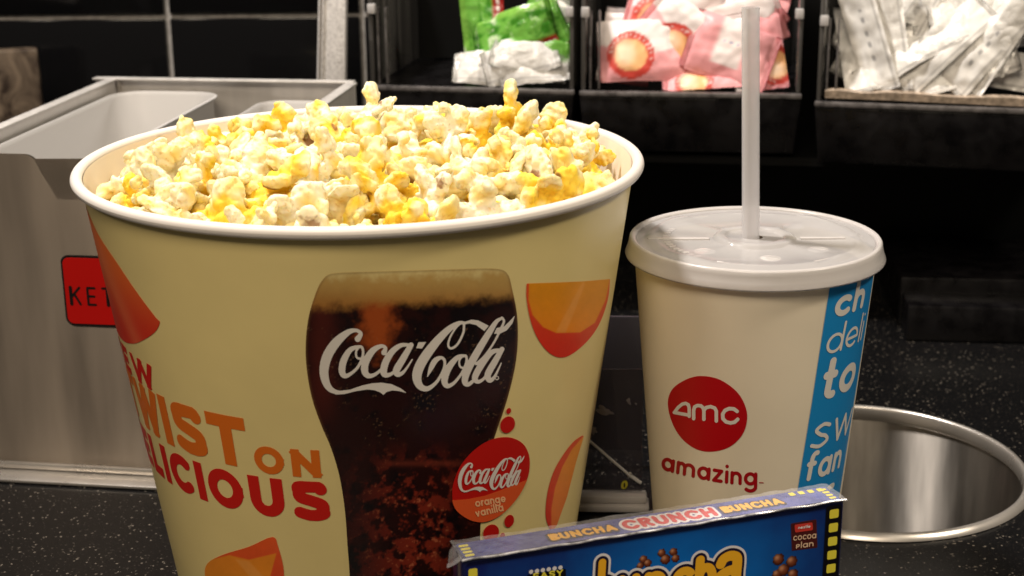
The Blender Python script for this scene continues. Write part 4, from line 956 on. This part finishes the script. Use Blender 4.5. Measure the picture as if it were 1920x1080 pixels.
# packets
M_pk = mat('packet_paper', rough=.38, vcol=True, spec=.5, bump=(500, .15, .0006)); M_pkw = mat('glossy_white_packet', rough=.22, vcol=True, spec=.7, coat=.4, coatr=.12, bump=(260, .45, .0014))
def packet_mesh(w_, h_, colf, seed, mt, thick=.0035, crinkle=.0016, nx=44, ny=30):
    R = random.Random(seed); V = []; Fc = []; UV = []
    for side in (1, -1):
        for j in range(ny+1):
            for i in range(nx+1):
                u, v = i/nx, j/ny; x, y = (u-.5)*w_, (v-.5)*h_
                inner = max(0, min(1, (min(u, 1-u)*w_-.004)/.010)); inner *= max(0, min(1, min(v, 1-v)*h_/.008)); puff = thick*math.sqrt(inner)
                n = mnoise.noise((x*75+seed*3.1, y*75, seed))*crinkle+mnoise.noise((x*190+seed, y*190, seed))*crinkle*.45
                bend = .0035*math.sin(u*2.6+seed)*math.cos(v*1.7+seed*.6)*2
                crimp = .00025*math.sin(x*7000) if inner < .05 else 0
                V.append((x, y, side*puff+n+bend+crimp)); UV.append((u, v, side))
    s = (nx+1)*(ny+1)
    for j in range(ny):
        for i in range(nx):
            a = j*(nx+1)+i; Fc.append((a, a+1, a+nx+2, a+nx+1)); Fc.append((s+a, s+a+nx+1, s+a+nx+2, s+a+1))
    for i in range(nx): Fc.append((i, s+i, s+i+1, i+1)); a = ny*(nx+1)+i; Fc.append((a, a+1, s+a+1, s+a))
    for j in range(ny): a = j*(nx+1); Fc.append((a, a+nx+1, s+a+nx+1, s+a)); b_ = a+nx; Fc.append((b_, s+b_, s+b_+nx+1, b_+nx+1))
    UV = np.array(UV); c = colf(UV[:, 0], UV[:, 1], seed); me = mesh_of('packet', V, Fc, np.concatenate([c, np.ones((len(c), 1))], 1)); me.materials.append(mt); return me
GR, WH, PK, RD, OR = G(112, 176, 70), G(236, 234, 230), G(240, 168, 172), G(206, 72, 62), G(244, 184, 126)
def col_green(u, v, s):
    c = np.tile(GR, (len(u), 1)); c = mixc(c, G(58, 130, 26), sm(-.1, .5, vnoise(u, v, .22, s))); c = mixc(c, G(150, 206, 90), sm(.80, .9, v)*.6)
    c = mixc(c, G(150, 26, 24), (sm(.52, .54, u)*(1-sm(.82, .84, u))*(1-sm(.22, .25, v)))); x = (sm(.56, .57, u)*(1-sm(.79, .80, u)))*(np.sin(u*90) > .2)*(v < .16)*(v > .09); c = mixc(c, G(220, 232, 200), sm(.18, .2, u)*(1-sm(.30, .34, u))*sm(0, .3, vnoise(u, v, .3, s+3))*.7); return mixc(c, WH, x*.7)
def col_greenwhite(u, v, s):
    c = np.tile(WH, (len(u), 1)); c = mixc(c, GR, sm(.60, .75, v+.2*np.sin(u*4+s))); return mixc(c, G(180, 190, 178), sm(0, .6, vnoise(u, v, .2, s))*.6)
def col_white(u, v, s):
    c = np.tile(WH, (len(u), 1)); c = mixc(c, G(196, 193, 188), sm(.1, .6, vnoise(u, v, .3, s))*.5); c = mixc(c, G(150, 148, 146), (np.abs(v-.12) < .02)*.5); x = (np.abs(v-.5) < .05)*(np.sin(u*60+s) > .2)*(u > .25)*(u < .7)*(s % 3 == 0); return mixc(c, G(120, 120, 124), x*.7)
def col_pink(u, v, s):
    c = np.tile(PK, (len(u), 1)); c = mixc(c, G(238, 228, 226), sm(.50, .53, v+.10*np.cos((u-.5)*5)))
    rs = random.Random(int(s)*13); cu_, cv_ = rs.uniform(.25, .75), rs.uniform(.12, .42)
    r = np.hypot((u-cu_)*1.0, (v-cv_)*.66)*(1.15+.35*rs.random()); c = mixc(c, RD, (1-sm(.33, .34, r))); ang = np.arctan2((v-cv_)*.66, u-cu_)
    c = mixc(c, WH, (np.abs(r-.285) < .016)*(np.sin(ang*26) > .25)*(ang > -.3)*.55); c = mixc(c, OR, 1-sm(.225, .24, r)); c = mixc(c, G(250, 226, 200), (1-sm(.03, .16, np.hypot((u-cu_+.06), (v-cv_-.04)*.5))) *.8)
    if int(s) % 4 == 3: c2 = np.tile(PK, (len(u), 1)); c2 = mixc(c2, G(240, 226, 224), sm(.3, .36, u)*(1-sm(.62, .68, u))*(v > .2)); return mixc(c2, G(90, 110, 170), (np.abs(v-.6) < .03)*(np.sin(u*80) > .1)*(u > .36)*(u < .6)*.7)
    return c
def put(f, x, y, z, rx, ry, rz, me, label, cat, group, s=1.0):
    o = bpy.data.objects.new('sugar_packet', me); col.objects.link(o); o.location = f(x, y, z)
    yaw = math.atan2(f(1, 0, 0)[1]-f(0, 0, 0)[1], f(1, 0, 0)[0]-f(0, 0, 0)[0]); R_ = math.radians
    o.rotation_euler = (Matrix.Rotation(yaw, 3, 'Z') @ Matrix.Rotation(R_(ry), 3, 'Y') @ Matrix.Rotation(R_(rx), 3, 'X') @ Matrix.Rotation(R_(rz), 3, 'Z')).to_euler()
    R3 = o.rotation_euler.to_matrix(); ox_ = np.array(f(0, 0, 0)); ex = np.array(f(1, 0, 0))-ox_; ey = np.array(f(0, 1, 0))-ox_
    vv = np.array([(R3 @ vtx.co)[:] for vtx in me.vertices])+np.array(o.location)-ox_; lx_, ly_ = vv@ex, vv@ey; lz_ = vv[:, 2]
    dx = max(0, .005-lx_.min())+min(0, BW-.005-lx_.max()); dy = max(0, .0055-ly_.min()); dz = max(0, .1545-lz_.min())
    o.location = Vector(ox_+(x+dx)*ex+(y+dy)*ey+np.array((0, 0, z+dz)))
    o.scale = (s, s, s); setp(o, label, cat, group); return o
g1 = 'green and white packets in the left bin'
# (x, y, z, tilt, roll about depth, spin)
grn = [(.071, .030, .191, 80, 0, 96, col_green, .066, .030, 'green packet standing upright on its end with a red tab, left of the pile'),
       (.093, .022, .187, 74, 0, 14, col_green, .056, .032, 'bright green packet leaning across the middle of the left bin'),
       (.121, .026, .186, 72, 0, 26, col_green, .052, .030, 'green packet with a dark red corner against the right wall of the left bin'),
       (.129, .034, .176, 72, 0, 70, col_green, .040, .022, 'small green packet wedged low at the right wall of the left bin'),
       (.108, .014, .174, 60, 0, -8, col_greenwhite, .050, .026, 'white packet with a green band in front of the green ones'),
       (.080, .012, .163, 52, 0, 4, col_white, .052, .022, 'plain white glossy packet lying lowest at the left of the pile'),
       (.099, .008, .164, 58, 0, 18, col_white, .050, .022, 'white packet folded at the front centre of the left bin'),
       (.119, .007, .161, 50, 0, 10, col_white, .046, .024, 'small white packet at the right front of the left bin'),
       (.086, .034, .172, 75, 0, -30, col_green, .050, .030, 'darker green packet half hidden behind the white ones'),
       (.108, .040, .190, 80, 0, 60, col_greenwhite, .050, .030, 'white tipped green packet standing at the back of the left bin')]
for k, (x, y, z, rx, ry, rz, cf, w_, h_, lb) in enumerate(grn):
    put(f1, x, y, z, rx, ry, rz, packet_mesh(w_, h_, cf, k+1, M_pkw), lb, 'packet', g1)
g2 = 'pink sweetener packets in the middle bin'
pnk = [(.040, .016, .178, 70, 0, 4, .060, .040, 'pink and white packet standing at the front left of the middle bin'),
       (.057, .036, .200, 78, 0, -14, .060, .040, 'white topped pink packet rising highest at the back of the middle bin'),
       (.064, .022, .181, 72, 0, -40, .058, .038, 'pink packet turned on its side next to the front left one'),
       (.094, .014, .171, 66, 0, -18, .056, .038, 'pink packet with its red ring at the front right of the middle bin'),
       (.083, .034, .186, 76, 0, 30, .056, .036, 'pale pink packet tilted behind the drinking straw'),
       (.115, .030, .185, 78, 0, 72, .060, .034, 'pink packet standing on end at the right of the middle bin'),
       (.120, .012, .170, 62, 0, 100, .052, .034, 'pink packet folded against the right wall of the middle bin'),
       (.104, .040, .191, 80, 0, 40, .058, .036, 'pink packet leaning back with a pointed corner up'),
       (.028, .028, .165, 70, 0, 84, .050, .034, 'pink packet edge on by the left wall of the middle bin'),
       (.078, .008, .160, 45, 0, 4, .054, .034, 'pink packet lying flat across the bottom of the middle bin'),
       (.129, .034, .192, 82, 70, 90, .056, .034, 'pink packet upright and edge on at the far right of the middle bin')]
for k, (x, y, z, rx, ry, rz, w_, h_, lb) in enumerate(pnk):
    put(f2_, x, y, z, rx, ry, rz, packet_mesh(w_, h_, col_pink, k+20, M_pk), lb, 'packet', g2)
g3 = 'white paper packets in the right bin'
adj = ['first', 'second', 'third', 'fourth', 'fifth', 'sixth', 'seventh', 'eighth', 'ninth', 'tenth', 'eleventh', 'twelfth', 'thirteenth', 'fourteenth', 'fifteenth', 'sixteenth', 'seventeenth', 'eighteenth']
WR = random.Random(9); wl = []
for row, (zz, yy, nn) in enumerate(((.163, .012, 7), (.176, .023, 7), (.189, .034, 7), (.203, .045, 7))):
    for k in range(nn): wl.append((.018+(.112/(nn-1))*k+WR.uniform(-.006, .006), yy+WR.uniform(-.004, .004), zz+WR.uniform(-.004, .005), WR.uniform(48, 86), WR.uniform(-25, 25), WR.uniform(60, 110) if k < 2 else WR.uniform(12, 50), row, k))
rown = ['bottom', 'second', 'third', 'top']
for i, (x, y, z, rx, ry, rz, row, k) in enumerate(wl):
    put(f3, x, y, z, rx, ry, rz, packet_mesh(WR.uniform(.056, .078), WR.uniform(.016, .027), col_white, 60+i, M_pkw if i % 3 else M_pk, .0012, .0019), 'crinkled white packet, %s from the left in the %s layer of the right bin' % (adj[k], rown[row]), 'packet', g3)
for k, (xa_, xb_, yy, zz, lb) in enumerate(((.006, .052, .006, .1555, 'left flat brown edged paper strip along the front lip of the right bin'), (.050, .132, .007, .1552, 'long flat cream paper strip along the front lip of the right bin'))):
    V = []; Fc = []
    for i in range(21):
        u = i/20; h_ = .0030+.0006*math.sin(u*9+k)
        for q, (dy, dz) in enumerate(((0, -.0015), (-.001, h_), (.006, h_+.0005), (.007, -.0015))): V.append(f3(xa_+(xb_-xa_)*u, yy-.004+dy, zz+dz-.0008*u*k))
    for i in range(20):
        for q in range(4): Fc.append((i*4+q, i*4+(q+1) % 4, i*4+4+(q+1) % 4, i*4+4+q))
    Fc += [(0, 1, 2, 3), (80, 83, 82, 81)]
    o = add('paper_strip', V, Fc, mat('cream_paper_strip', (.50, .40, .31, 1), .5, nz=((300, 60, 400), .5)), smooth=False); setp(o, lb, 'paper strip', 'paper strips in the right bin')
